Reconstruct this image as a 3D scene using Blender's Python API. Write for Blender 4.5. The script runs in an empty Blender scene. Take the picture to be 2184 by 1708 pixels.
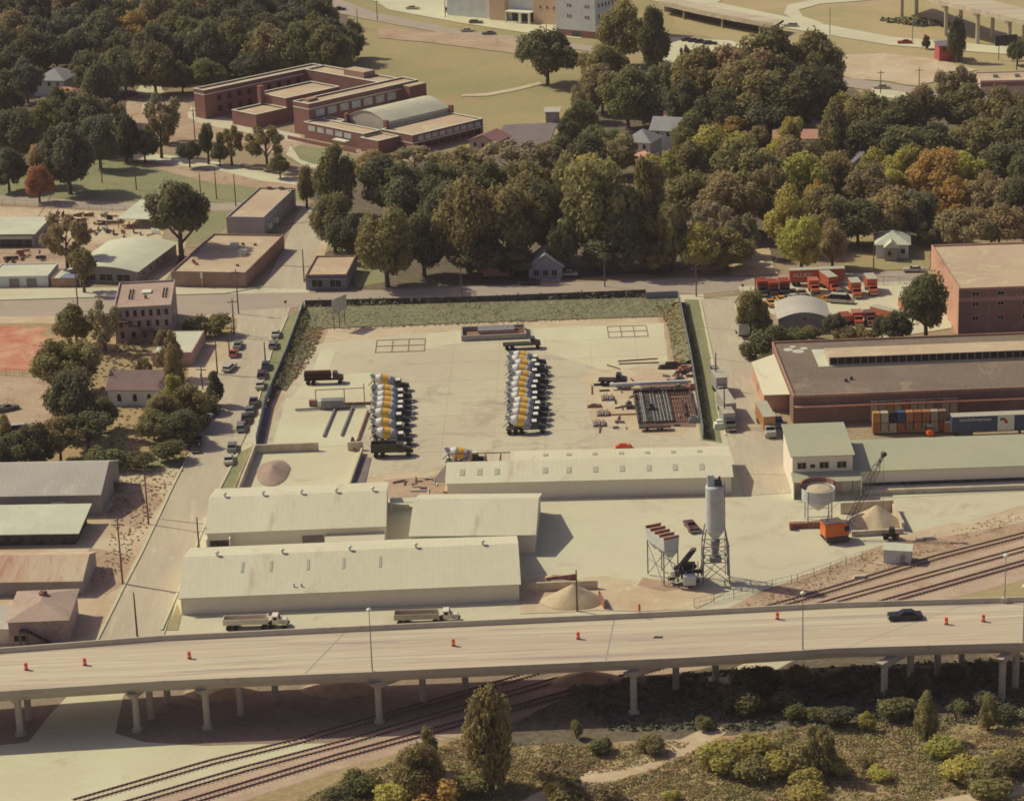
import bpy, bmesh, math, random
import numpy as np
from mathutils import Vector, Matrix, noise
R_=math.radians
random.seed(7)
sc=bpy.context.scene; COL=sc.collection
# ---------------------------------------------------------------- camera
CH=177.;FL=5500.;PIT=R_(18.5);ROL=R_(2.0)
F0=Vector((0,math.cos(PIT),-math.sin(PIT)));U0=Vector((0,math.sin(PIT),math.cos(PIT)));X0=Vector((1,0,0))
CR=X0*math.cos(ROL)-U0*math.sin(ROL);CU=U0*math.cos(ROL)+X0*math.sin(ROL)
cd=bpy.data.cameras.new('camera');cam=bpy.data.objects.new('camera',cd);COL.objects.link(cam)
cd.sensor_width=36;cd.lens=FL/2184*36;cd.clip_start=1;cd.clip_end=12000
m=Matrix.Identity(4)
for i in range(3):
    m[i][0]=CR[i];m[i][1]=CU[i];m[i][2]=-F0[i]
m[2][3]=CH;cam.matrix_world=m;sc.camera=cam
def G(x,y,z=0.):
    d=F0*FL+CR*(x-1092)-CU*(y-854);t=(z-CH)/d.z
    return Vector((d.x*t,d.y*t,z))
def S(q): return FL/(Vector((q[0],q[1],q[2]-CH)).dot(F0))
def PJ(q):
    v=Vector((q[0],q[1],q[2]-CH));a=v.dot(F0);return 1092+FL*v.dot(CR)/a,854-FL*v.dot(CU)/a
def hgt(x,y,yt):
    q=G(x,y);lo,hi=0.,60.
    for _ in range(30):
        k=(lo+hi)/2
        if PJ((q.x,q.y,k))[1]>yt: lo=k
        else: hi=k
    return lo
# ---------------------------------------------------------------- world and sun
w=bpy.data.worlds.new('World');sc.world=w;w.use_nodes=True
nt=w.node_tree;bg=nt.nodes['Background'];sky=nt.nodes.new('ShaderNodeTexSky');sky.sky_type='NISHITA';sky.sun_disc=False
sky.sun_elevation=R_(44.5);sky.sun_rotation=R_(296.6);sky.dust_density=3.0;sky.altitude=100;sky.air_density=1.0;sky.ozone_density=.6
tn=nt.nodes.new('ShaderNodeMix');tn.data_type='RGBA';tn.blend_type='MULTIPLY';tn.inputs[0].default_value=1;tn.inputs[7].default_value=(1,.76,.86,1)
nt.links.new(sky.outputs[0],tn.inputs[6]);nt.links.new(tn.outputs[2],bg.inputs[0]);bg.inputs[1].default_value=.058
sl=bpy.data.lights.new('sun','SUN');so=bpy.data.objects.new('sun',sl);COL.objects.link(so)
sl.energy=2.55;sl.angle=R_(.55);sl.color=(1,.90,.63)
sd=Vector((-.894*math.cos(R_(44.5)),.447*math.cos(R_(44.5)),math.sin(R_(44.5))))
so.rotation_euler=sd.to_track_quat('Z','Y').to_euler()
sc.view_settings.view_transform='Standard';sc.view_settings.look='None';sc.view_settings.exposure=.36;sc.view_settings.gamma=1
sc.render.resolution_x=1024;sc.render.resolution_y=800
sc.cycles.max_bounces=5;sc.cycles.diffuse_bounces=3;sc.cycles.pixel_filter_type='BLACKMAN_HARRIS';sc.cycles.filter_width=1.7
K=(.735,.674,.54)   # what a white sheet in the sun reads as under this light
def lin(c):
    c=c/255.;return c/12.92 if c<=.04045 else ((c+.055)/1.055)**2.4
def A(r,g,b,k=1): return tuple(min(.86,lin(v)/K[i]*k) for i,v in enumerate((r,g,b)))+(1,)
def hazebox():
    me=bpy.data.meshes.new('haze');x0,x1,y0,y1,z0,z1=-3300,3300,-900,6300,-2,200
    me.from_pydata([(x0,y0,z0),(x1,y0,z0),(x1,y1,z0),(x0,y1,z0),(x0,y0,z1),(x1,y0,z1),(x1,y1,z1),(x0,y1,z1)],[],[(3,2,1,0),(4,5,6,7),(0,1,5,4),(1,2,6,5),(2,3,7,6),(3,0,4,7)])
    o=bpy.data.objects.new('haze',me);COL.objects.link(o);o['kind']='stuff';o['label']='thin warm haze filling the air over the whole town';o['category']='haze'
    m=bpy.data.materials.new('haze');m.use_nodes=True;n=m.node_tree;n.nodes.clear();out=n.nodes.new('ShaderNodeOutputMaterial');v=n.nodes.new('ShaderNodeVolumePrincipled')
    v.inputs['Color'].default_value=(.97,.90,.93,1);v.inputs['Density'].default_value=HAZE;n.links.new(v.outputs[0],out.inputs['Volume']);me.materials.append(m)
HAZE=.00006
hazebox();sc.cycles.volume_bounces=0
# ---------------------------------------------------------------- materials
MATS={}
def newmat(name):
    m=bpy.data.materials.new(name);m.use_nodes=True;n=m.node_tree
    b=n.nodes['Principled BSDF'];b.inputs['Roughness'].default_value=.85;b.inputs['Specular IOR Level'].default_value=.25
    return m,n,b
def nz(n,co,scale,detail=5,rough=.6,dist=0):
    t=n.nodes.new('ShaderNodeTexNoise');t.inputs['Scale'].default_value=scale;t.inputs['Detail'].default_value=detail
    t.inputs['Roughness'].default_value=rough;t.inputs['Distortion'].default_value=dist;n.links.new(co,t.inputs['Vector']);return t.outputs[0]
def ramp(n,f,a,b):
    r=n.nodes.new('ShaderNodeMapRange');r.inputs[1].default_value=a;r.inputs[2].default_value=b;n.links.new(f,r.inputs[0]);return r.outputs[0]
def mix(n,f,a,b,mode='MIX'):
    x=n.nodes.new('ShaderNodeMix');x.data_type='RGBA';x.blend_type=mode
    if isinstance(f,(int,float)): x.inputs[0].default_value=f
    else: n.links.new(f,x.inputs[0])
    for s,v in ((6,a),(7,b)):
        if isinstance(v,tuple): x.inputs[s].default_value=v
        else: n.links.new(v,x.inputs[s])
    return x.outputs[2]
def gmat(name,c1,c2,c3=None,s=.05,t=(.55,.68),fine=.18,fs=1.2,stretch=(1,1,1),bump=0,fleck=None,ridge=None):
    """ground or wall: two tones in big drifts, a third in blotches, fine speckle"""
    if name in MATS: return MATS[name]
    m,n,b=newmat(name);tc=n.nodes.new('ShaderNodeTexCoord');mp=n.nodes.new('ShaderNodeMapping');mp.inputs['Scale'].default_value=stretch
    n.links.new(tc.outputs['Object'],mp.inputs[0]);co=mp.outputs[0]
    c=mix(n,ramp(n,nz(n,co,s,6,.62,.4),.36,.64),c1,c2)
    if c3: c=mix(n,ramp(n,nz(n,co,s*2.3,7,.7,.8),*t),c,c3)
    if fleck: c=mix(n,ramp(n,nz(n,co,fleck[1],4,.7),fleck[2],fleck[2]+.06),c,fleck[0])
    if ridge:   # standing seams of sheet metal
        wv=n.nodes.new('ShaderNodeTexWave');wv.bands_direction=ridge[0];wv.inputs['Scale'].default_value=ridge[1]
        n.links.new(tc.outputs['Object'],wv.inputs[0]);c=mix(n,ramp(n,wv.outputs[1],0,1),c,mix(n,ridge[2],c,(0,0,0,1)))
    f=nz(n,co,fs,6,.75)
    c=mix(n,ramp(n,f,.3,.7),mix(n,fine,c,(0,0,0,1)),mix(n,fine*.35,c,(1,.95,.85,1)))
    n.links.new(c,b.inputs[0])
    if bump:
        bp=n.nodes.new('ShaderNodeBump');bp.inputs['Strength'].default_value=bump;bp.inputs['Distance'].default_value=.3
        n.links.new(f,bp.inputs['Height']);n.links.new(bp.outputs[0],b.inputs['Normal'])
    MATS[name]=m;return m
def cmat(name,c,rough=.6,metal=0,var=.12,s=.8):
    if name in MATS: return MATS[name]
    m,n,b=newmat(name);tc=n.nodes.new('ShaderNodeTexCoord');b.inputs['Roughness'].default_value=rough;b.inputs['Metallic'].default_value=metal
    x=mix(n,ramp(n,nz(n,tc.outputs['Object'],s,5,.7),.3,.7),mix(n,var,c,(0,0,0,1)),mix(n,var*.3,c,(1,1,1,1)))
    n.links.new(x,b.inputs[0]);MATS[name]=m;return m
def objmat(name,rough,coat=0,var=.1,leaf=False):
    m,n,b=newmat(name);oi=n.nodes.new('ShaderNodeObjectInfo');b.inputs['Roughness'].default_value=rough
    tc=n.nodes.new('ShaderNodeTexCoord')
    if leaf:
        at=n.nodes.new('ShaderNodeAttribute');at.attribute_name='tint'
        c=mix(n,ramp(n,at.outputs['Fac'],.0,1.),mix(n,.42,oi.outputs['Color'],(0,0,0,1)),mix(n,.30,oi.outputs['Color'],(.42,.36,.17,1)))
        c=mix(n,ramp(n,nz(n,tc.outputs['Object'],1.9,3),.4,.66),c,mix(n,.25,c,(.30,.24,.10,1)))
        n.links.new(c,b.inputs[0]);b.inputs['Specular IOR Level'].default_value=.12
        tr=n.nodes.new('ShaderNodeBsdfTranslucent');n.links.new(c,tr.inputs[0]);ms=n.nodes.new('ShaderNodeMixShader');ms.inputs[0].default_value=.45
        n.links.new(b.outputs[0],ms.inputs[1]);n.links.new(tr.outputs[0],ms.inputs[2]);n.links.new(ms.outputs[0],n.nodes['Material Output'].inputs[0])
    else:
        c=mix(n,ramp(n,nz(n,tc.outputs['Object'],1.3,5,.7),.3,.7),mix(n,var,oi.outputs['Color'],(0,0,0,1)),oi.outputs['Color'])
        n.links.new(c,b.inputs[0]);b.inputs['Coat Weight'].default_value=coat
    return m
PAINT=objmat('paint',.4,.3);MATT=objmat('matt_paint',.8,0,.22);LEAF=objmat('leaves',.8,leaf=True)
BARK=cmat('bark',(.09,.065,.045,1),.9,0,.4);RUBBER=cmat('rubber',(.012,.012,.012,1),.85);GLASS=cmat('dark_glass',(.02,.022,.028,1),.15,0,0)
STEEL=cmat('grey_steel',A(135,135,120),.55,.3,.3);DARK=cmat('dark_machine',(.022,.02,.02,1),.7,0,.4);RUST=cmat('rust',A(130,75,48),.9,0,.45)
CONC=gmat('bridge_concrete',A(178,165,130),A(166,154,124),A(150,138,116),s=.06,fs=.9,fine=.12)
WOOD=cmat('pole_wood',A(95,68,50),.9,0,.35,2)
# ---------------------------------------------------------------- mesh helpers
class MB:
    def __init__(s): s.v=[];s.f=[];s.cut=[]
    def add(s,vs,fs):
        s.cut.append((len(s.v),len(s.f)));o=len(s.v);s.v+=[tuple(q) for q in vs];s.f+=[tuple(i+o for i in q) for q in fs];return s
    def box(s,x0,x1,y0,y1,z0,z1,bot=True):
        f=[(4,5,6,7),(0,1,5,4),(1,2,6,5),(2,3,7,6),(3,0,4,7)]+([(3,2,1,0)] if bot else [])
        return s.add([(x0,y0,z0),(x1,y0,z0),(x1,y1,z0),(x0,y1,z0),(x0,y0,z1),(x1,y0,z1),(x1,y1,z1),(x0,y1,z1)],f)
    def hexa(s,b,t): return s.add(list(b)+list(t),[(4,5,6,7),(0,1,5,4),(1,2,6,5),(2,3,7,6),(3,0,4,7),(3,2,1,0)])
    def prism(s,prof,y0,y1,axis='y'):
        n=len(prof);P=(lambda a,b,c:(a,c,b)) if axis=='y' else (lambda a,b,c:(c,a,b))
        vs=[P(a,b,y0) for a,b in prof]+[P(a,b,y1) for a,b in prof]
        return s.add(vs,[tuple(range(n)),tuple(range(2*n-1,n-1,-1))]+[(i,i+n,(i+1)%n+n,(i+1)%n) for i in range(n)])
    def tube(s,p0,p1,r0,r1=None,n=6,cap=True):
        p0=Vector(p0);p1=Vector(p1);r1=r0 if r1 is None else r1;d=(p1-p0)
        if d.length<1e-6: return s
        d.normalize();a=d.orthogonal().normalized();b=d.cross(a);vs=[]
        for p,r in ((p0,r0),(p1,r1)):
            for i in range(n):
                t=2*math.pi*i/n;vs.append(p+a*(r*math.cos(t))+b*(r*math.sin(t)))
        fs=[(i,(i+1)%n,(i+1)%n+n,i+n) for i in range(n)]
        if cap: fs+=[tuple(range(n-1,-1,-1)),tuple(range(n,2*n))]
        return s.add(vs,fs)
    def lathe(s,c,prof,n=24,axis=Vector((0,0,1)),cap=True):
        c=Vector(c);axis=axis.normalized();a=axis.orthogonal().normalized();b=axis.cross(a);vs=[]
        for r,h in prof:
            for i in range(n):
                t=2*math.pi*i/n;vs.append(c+axis*h+a*(r*math.cos(t))+b*(r*math.sin(t)))
        fs=[(k*n+i,k*n+(i+1)%n,(k+1)*n+(i+1)%n,(k+1)*n+i) for k in range(len(prof)-1) for i in range(n)]
        if cap: fs+=[tuple(range(n-1,-1,-1)),tuple(range((len(prof)-1)*n,len(prof)*n))]
        return s.add(vs,fs)
    def obj(s,name,mat,parent=None,color=None,smooth=False):
        me=bpy.data.meshes.new(name);me.from_pydata(s.v,[],s.f);me.materials.append(mat)
        bm=bmesh.new();bm.from_mesh(me);bmesh.ops.recalc_face_normals(bm,faces=bm.faces);bm.to_mesh(me);bm.free()
        if smooth:
            for p in me.polygons: p.use_smooth=True
        o=bpy.data.objects.new(name,me);COL.objects.link(o);o.parent=parent
        if color: o.color=tuple(color[:3])+(1,)
        return o
def each(b,name,mat,parent):
    # one object per shape collected in b
    for (v0,f0),(v1,f1) in zip(b.cut,b.cut[1:]+[(len(b.v),len(b.f))]):
        c=MB();c.v=b.v[v0:v1];c.f=[tuple(i-v0 for i in q) for q in b.f[f0:f1]];c.obj(name,mat,parent)
def thing(name,label,cat,loc=(0,0,0),rz=0,group=None):
    o=bpy.data.objects.new(name,None);COL.objects.link(o);o.location=loc;o.rotation_euler=(0,0,rz)
    o['label']=label;o['category']=cat
    if group:o['group']=group
    o.empty_display_size=.5;return o
def tag(o,label,cat,group=None,kind=None):
    o['label']=label;o['category']=cat
    if group:o['group']=group
    if kind:o['kind']=kind
    return o
KIDS={}
def copytree(r,loc,rz,label,group=None,sc_=None,color=None,parts=None):
    c=r.copy();COL.objects.link(c);c.location=loc;c.rotation_euler=(0,0,rz);c['label']=label
    if group:c['group']=group
    if sc_: c.scale=sc_
    for ch in kids(r):
        d=ch.copy();COL.objects.link(d);d.parent=c
        if color and ch.name.split('.')[0] in (parts or ()): d.color=color
        for g in kids(ch):
            e=g.copy();COL.objects.link(e);e.parent=d
    return c
def kids(o):
    if o.name not in KIDS: KIDS[o.name]=[x for x in bpy.data.objects if x.parent==o]
    return KIDS[o.name]
ORD=['first','second','third','fourth','fifth','sixth','seventh','eighth','ninth','tenth','eleventh','twelfth','thirteenth','fourteenth','fifteenth','sixteenth','seventeenth','eighteenth','nineteenth','twentieth']
ORD+=['twenty '+x for x in ORD[:9]]+['thirtieth']
# ---------------------------------------------------------------- ground
ZL=[0.];ZN={}
def edge(pts,step,amp,seed):
    out=[]
    for i,p in enumerate(pts):
        q=pts[(i+1)%len(pts)];L=(q-p).length;k=max(1,min(160,int(L/step)));d=(q-p)
        nrm=Vector((-d.y,d.x,0)).normalized() if L>0 else Vector((0,0,0))
        for j in range(k):
            t=p+d*(j/k);a=noise.noise(Vector((t.x*.13+seed,t.y*.13,0)))+.5*noise.noise(Vector((t.x*.5+seed,t.y*.5,3)))
            out.append(t+nrm*a*amp)
    return out
def patch(name,pts,mat,amp=.0,step=2.,world=False,dz=.0025):
    ZL[0]+=dz;ZN[name]=ZL[0];P=[Vector((p[0],p[1],0)) if world else G(*p) for p in pts]
    if amp: P=edge(P,step,amp,len(name)*3.7+P[0].x)
    me=bpy.data.meshes.new(name);me.from_pydata([(p.x,p.y,ZL[0]) for p in P],[],[tuple(range(len(P)))]);me.materials.append(mat)
    if me.polygons[0].normal.z<0: me.flip_normals()
    o=bpy.data.objects.new(name,me);COL.objects.link(o);o['kind']='structure';return o
gD=gmat('dry_earth',A(150,128,92),A(130,114,78),A(112,106,66),s=.03,fs=.8,fine=.25)
gGrass=gmat('green_grass',A(124,124,76),A(112,114,68),A(140,128,78),s=.04,fs=1.1,fine=.3)
gField=gmat('dry_field',A(148,132,84),A(132,124,76),A(158,124,86),s=.018,t=(.56,.7),fs=.7,fine=.16)
gField2=gmat('hay_field',A(160,142,96),A(144,134,84),A(170,140,104),s=.02,fs=.7,fine=.14)
gConc=gmat('lot_concrete',A(174,166,130),A(180,174,134),A(164,150,116),s=.035,fs=.7,fine=.08)
gYard=gmat('yard_concrete',A(168,157,122),A(176,168,130),A(154,140,110),s=.035,t=(.52,.64),fs=.5,fine=.08)
gSlab=gmat('pale_slab',A(184,180,138),A(176,168,128),A(164,150,114),t=(.6,.74),s=.05,fs=.9,fine=.07)
gRoad=gmat('road_asphalt',A(152,138,112),A(144,130,108),A(160,144,112),s=.05,fs=.8,fine=.1,stretch=(1,3,1))
gRoadV=gmat('street_concrete',A(168,156,122),A(160,146,116),A(176,166,130),s=.07,fs=.7,fine=.1,stretch=(4,.6,1))
gDirt=gmat('brown_dirt',A(154,126,92),A(168,146,110),A(134,104,74),s=.07,fs=1,fine=.25)
gPale=gmat('pale_dirt',A(180,164,124),A(168,144,106),A(184,176,134),s=.08,fs=1,fine=.14)
gRed=gmat('red_dirt',A(168,92,62),A(184,140,100),A(146,76,52),s=.11,fs=1.2,fine=.25)
gTrk=gmat('ballast',A(172,150,116),A(160,134,104),A(150,120,92),s=.1,fs=1.6,fine=.2)
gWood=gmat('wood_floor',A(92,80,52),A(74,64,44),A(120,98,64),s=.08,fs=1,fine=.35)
gScrub=gmat('scrub_floor',A(156,130,80),A(136,120,72),A(168,132,92),s=.05,fs=1,fine=.35)
gPit=gmat('pit_floor_earth',A(118,88,66),A(96,72,56),A(136,106,80),s=.2,fs=1.5,fine=.3)
gUnd=gmat('grey_brown_earth',A(132,112,88),A(120,104,80),A(144,124,98),s=.1,fs=1,fine=.2)  # grey-brown earth, a darker tone than the brown dirt
gAsph=gmat('dark_ramp',A(112,102,92),A(98,88,82),s=.2,fs=1.2,fine=.2)
gJnt=gmat('joint',A(166,152,118),A(160,148,116),s=.5,fs=1)
gLine=gmat('tar',A(120,104,82),A(112,96,76),s=.5,fs=1)  # dark tone of the thin lines across the streets
sheet=patch('ground',[(-3000,-800),(3000,-800),(3000,6000),(-3000,6000)],gD,world=True)
patch('grass_field',[(640,-60),(2300,-60),(2300,250),(1300,330),(1000,330),(640,170)],gField,2)
patch('grass_field',[(1440,-60),(2300,-60),(2300,190),(1800,160),(1440,60)],gField2,3)
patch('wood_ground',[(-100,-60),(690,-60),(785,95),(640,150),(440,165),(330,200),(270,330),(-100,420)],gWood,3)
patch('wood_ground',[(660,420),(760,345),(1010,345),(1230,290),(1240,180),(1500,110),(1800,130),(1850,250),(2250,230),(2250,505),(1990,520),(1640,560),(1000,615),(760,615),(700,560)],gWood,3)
patch('grass_field',[(-60,360),(200,340),(290,345),(480,372),(660,400),(640,440),(-60,420)],gGrass,1.)
patch('dirt_ground',[(250,320),(420,345),(640,392),(640,412),(450,390),(300,352)],gDirt,1)
patch('lawn',[(620,305),(780,335),(770,355),(700,360),(640,350),(590,330)],gGrass,1)
patch('school_ground',[(270,210),(330,185),(420,235),(640,290),(650,305),(600,330),(450,300),(330,290),(270,260)],gDirt,1.5)
patch('driveway',[(405,225),(450,245),(640,288),(640,304),(560,290),(420,262),(400,250)],gConc,.6)
patch('driveway',[(300,182),(338,178),(350,195),(320,222),(302,235),(310,205),(290,195)],gConc,.5)
patch('driveway',[(252,324),(340,329),(442,342),(640,383),(655,398),(560,386),(459,362),(345,348),(272,337)],gSlab,.5)
patch('driveway',[(620,305),(640,340),(665,350),(720,355),(700,362),(650,356),(612,330)],gConc,.4)
patch('street',[(-60,414),(120,424),(240,432),(459,434),(640,430),(650,440),(600,447),(459,449),(240,447),(-60,431)],gRoad,.1)
patch('sandy_lot',[(-60,440),(240,450),(330,450),(350,500),(340,520),(-60,520)],gPale,1)
patch('earth_lot',[(-60,520),(340,520),(330,600),(-60,615)],gDirt,1)
patch('lawn',[(405,450),(500,450),(470,500),(400,520),(395,480)],gGrass,1)
patch('driveway',[(340,520),(400,515),(362,600),(296,605)],gPale,.5)
patch('lawn',[(395,530),(382,560),(350,600),(366,604),(372,570)],gGrass,.4)
patch('side_street',[(560,612),(590,560),(612,510),(640,444),(650,440),(672,443),(694,492),(668,560),(652,620)],gRoadV,.2)
patch('pavement',[(694,490),(704,505),(672,615),(655,618),(668,560)],gPale,.3)
patch('lawn',[(704,505),(770,520),(830,600),(760,615),(745,560),(700,530)],gGrass,.5)
patch('pavement',[(-60,612),(130,614),(520,612),(660,618),(660,626),(480,628),(-60,642)],gConc,.2)
patch('road',[(-60,641),(480,627),(660,624),(1000,612),(1456,594),(1700,586),(2000,578),(2260,560),(2260,590),(2000,602),(1640,612),(1500,628),(1456,626),(1200,636),(660,653),(500,672),(-60,678)],gRoad,.1)
patch('verge',[(-60,676),(500,670),(505,678),(480,690),(-60,690)],gPale,.2)
patch('scrub_lot',[(-60,690),(480,690),(500,700),(400,960),(380,1010),(-60,1010)],gScrub,.6)
patch('red_earth',[(-60,694),(100,700),(125,740),(118,790),(-60,790)],gRed,4,1.2)
patch('dirt_lot',[(-60,800),(95,800),(150,860),(130,905),(60,940),(-60,935)],gDirt,.8)
patch('gravel_lot',[(418,722),(510,714),(475,790),(455,845),(420,850),(400,790)],gPale,.6)
patch('lawn',[(200,930),(260,905),(380,935),(392,985),(300,1000),(180,985)],gField,.8)
patch('lawn',[(170,975),(390,985),(395,1005),(170,1000)],gGrass,.8)
patch('earth_lot',[(228,1000),(400,1000),(398,985),(371,1033),(336,1108),(302,1180),(267,1247),(205,1372),(-60,1400),(-60,1000)],gPale,.4)
patch('earth_lot',[(240,1030),(330,1030),(345,1070),(300,1130),(230,1110)],gDirt,1)
patch('earth_lot',[(190,1170),(290,1185),(262,1245),(225,1270),(190,1262)],gDirt,1)
patch('yard_apron',[(640,655),(1500,628),(1530,780),(1560,935),(1700,1050),(2260,1025),(2260,1140),(1650,1290),(1600,1320),(340,1400),(380,1264),(400,1190),(470,1050),(560,860)],gConc,.1)
patch('side_street',[(503,664),(620,656),(613,676),(578,754),(548,866),(507,968),(461,1059),(380,1264),(340,1385),(290,1470),(296,1500),(130,1520),(160,1470),(205,1372),(267,1247),(302,1180),(336,1108),(371,1033),(402,972),(452,853),(473,781),(506,700)],gRoadV,.15)
patch('verge',[(613,676),(652,655),(600,830),(563,870),(548,866),(578,754)],gGrass,.2)
patch('verge',[(507,968),(542,950),(500,1050),(470,1062),(461,1059)],gGrass,.2)
patch('yard_ground',[(652,657),(1452,633),(1500,937),(1560,1000),(1560,1060),(820,1060),(500,1055),(545,958),(560,860)],gPale,.1)
patch('dirt_slope',[(650,660),(700,690),(690,730),(640,800),(590,820),(560,860)],gDirt,.6)
patch('dirt_slope',[(1390,660),(1445,640),(1475,800),(1428,785),(1418,700)],gDirt,.6)
patch('grass_slope',[(1405,655),(1445,640),(1470,760),(1438,745),(1425,690)],gGrass,.8)
patch('yard_slab',[(670,735),(980,703),(1415,690),(1425,775),(1470,790),(1495,960),(960,1000),(780,1015),(785,960),(640,1000),(560,960),(600,860),(640,800)],gYard,.1)
patch('yard_slab',[(912,712),(985,706),(1000,730),(905,745)],gSlab);patch('yard_slab',[(1135,702),(1415,690),(1423,770),(1300,795),(1190,760),(1140,742)],gSlab,.2)
patch('yard_slab',[(684,746),(716,743),(702,790),(662,806)],gSlab)
patch('yard_slab',[(610,850),(790,865),(770,950),(580,955)],gSlab,.2);patch('yard_slab',[(535,960),(770,952),(745,1050),(512,1055)],gSlab)
patch('yard_slab',[(655,806),(790,795),(790,850),(620,850)],gSlab,.3)
patch('dirt_patch',[(1240,790),(1480,785),(1490,900),(1450,930),(1360,925),(1260,905)],gPale,.8);patch('dirt_patch',[(1366,815),(1480,820),(1484,912),(1372,914)],gPit,.6)
patch('dirt_patch',[(820,1025),(950,1015),(950,1060),(820,1062)],gDirt,.6)
patch('verge',[(1460,640),(1490,640),(1514,760),(1532,900),(1540,945),(1495,940),(1478,800)],gGrass,.2)
patch('side_street',[(1492,640),(1575,632),(1567,648),(1602,740),(1625,800),(1665,920),(1690,1052),(1585,1058),(1570,1000),(1548,930),(1524,785)],gRoadV,.15)
patch('verge',[(1567,650),(1700,720),(1655,770),(1632,785),(1604,742)],gGrass,.4)
patch('truck_yard',[(1575,612),(1990,600),(2030,700),(1880,725),(1700,700),(1590,640)],gConc,.6)
patch('lawn',[(1800,500),(1990,510),(1980,575),(1800,580)],gField,1);patch('lawn',[(1560,540),(1640,530),(1660,585),(1560,590)],gPale,1)
patch('dirt_patch',[(1690,1050),(1760,1052),(2260,1020),(2260,1045),(1700,1072)],gSlab,.2)
patch('rail_verge',[(1540,1300),(1700,1235),(1850,1175),(2000,1130),(2260,1070),(2260,1180),(1800,1290),(1560,1320)],gDirt,1.2)
patch('rail_verge',[(1880,1150),(2100,1100),(2260,1060),(2260,1100),(2000,1150)],gPale,1)
patch('scrub_lot',[(2000,1270),(2260,1200),(2260,1290),(1980,1290)],gField,.8)
patch('dirt_patch',[(1115,1240),(1290,1230),(1420,1250),(1560,1262),(1480,1300),(1110,1310)],gPale,1.)
patch('dirt_patch',[(1370,1232),(1440,1245),(1500,1250),(1420,1262),(1360,1250)],gDirt,.5)
patch('verge',[(378,1290),(388,1312),(380,1345),(355,1345)],gField,.3)
# below the bridge
patch('dirt_ground',[(-80,1400),(1300,1330),(2260,1290),(2260,1800),(-80,1800)],gScrub,1)
patch('earth_ground',[(-80,1470),(900,1440),(1540,1400),(1300,1450),(700,1610),(-80,1640)],gUnd,.8)
patch('concrete_lot',[(-80,1600),(60,1584),(104,1528),(150,1480),(145,1400),(300,1400),(262,1490),(246,1566),(306,1584),(440,1592),(560,1588),(745,1586),(560,1635),(165,1745),(-80,1760)],gSlab,.15)
patch('ballast',[(150,1760),(560,1630),(745,1578),(1000,1500),(1240,1425),(1560,1335),(1800,1265),(2260,1130),(2260,1218),(1920,1305),(1560,1410),(1250,1490),(900,1592),(700,1650),(470,1725),(350,1790)],gTrk,.4)
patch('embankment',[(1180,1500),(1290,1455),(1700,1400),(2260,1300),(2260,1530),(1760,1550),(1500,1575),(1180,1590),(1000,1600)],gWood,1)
patch('dirt_track',[(1100,1712),(1190,1672),(1235,1650),(1330,1640),(1430,1590),(1490,1560),(1540,1552),(1560,1562),(1480,1605),(1400,1640),(1300,1668),(1230,1682),(1150,1720)],gPale,.6)
patch('dirt_track',[(1930,1720),(2100,1690),(2260,1655),(2260,1680),(2100,1712)],gPale,.4)
patch('concrete_apron',[(1500,1450),(1640,1395),(1720,1400),(1560,1470)],gConc,.5)
# top of the picture
patch('road',[(640,-30),(800,28),(1000,68),(1200,90),(1300,105),(1300,118),(1200,103),(1000,83),(790,44),(640,12)],gRoad,.1)
patch('parking_lot',[(690,-60),(1200,-60),(1240,84),(1140,74),(980,50),(830,22)],gSlab,.4)
patch('dirt_bank',[(800,60),(930,70),(1140,90),(1130,120),(940,95),(810,82)],gDirt,1)
patch('parking_lot',[(1420,80),(1560,88),(1620,110),(1500,160),(1380,150)],gSlab,.5)
patch('path',[(985,203),(1040,200),(1100,188),(1150,176),(1160,180),(1105,194),(1040,206),(985,207)],gPale,.2)
patch('court',[(1075,268),(1190,262),(1160,330),(1040,320)],gAsph,.4)
patch('highway',[(1400,-20),(1700,42),(1900,80),(2200,105),(2260,110),(2260,124),(2180,120),(1900,98),(1680,62),(1380,0)],gSlab,.1)
patch('ramp',[(1700,48),(1672,30),(1680,12),(1740,0),(1900,-12),(2100,-25),(2100,-15),(1900,-2),(1750,10),(1704,22),(1712,36),(1760,52)],gSlab,.1)
patch('road',[(1560,-30),(1600,-35),(1500,25),(1470,22)],gConc,.1)
patch('red_earth',[(1790,118),(1880,115),(2010,130),(2080,150),(1960,185),(1800,165)],gPale,1.5);patch('road',[(1795,165),(1900,180),(2000,195),(2260,212),(2260,235),(1980,213),(1795,185)],gRoad,.1)
patch('parking_lot',[(1860,190),(1990,205),(2000,215),(1850,208)],gSlab,.3)
# kerbs: real 0.14 m steps along the side streets and the road
def strip(name,pts,wd,h,mat,z0=0.,kind='structure'):
    P=[G(*p) for p in pts];b=MB()
    for p,q in zip(P[:-1],P[1:]):
        d=(q-p).normalized();n=Vector((-d.y,d.x,0))*wd/2
        b.hexa([v+Vector((0,0,z0)) for v in (p-n,q-n,q+n,p+n)],[v+Vector((0,0,z0+h)) for v in (p-n,q-n,q+n,p+n)])
    o=b.obj(name,mat);o['kind']=kind;return o
KERB=gmat('kerb',A(186,180,138),A(176,168,128),s=.2)
for pts in ([(402,972),(371,1033),(336,1108),(302,1180),(267,1247),(205,1372)],[(613,676),(578,754),(548,866)],[(507,968),(461,1059),(379,1264),(345,1345)],[(1494,645),(1524,785),(1548,930)],[(1567,650),(1602,740),(1625,800)],[(652,655),(1000,645),(1370,634)],[(-20,642),(480,627),(560,613)]):
    strip('kerb',pts,.4,.28,KERB)
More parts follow.
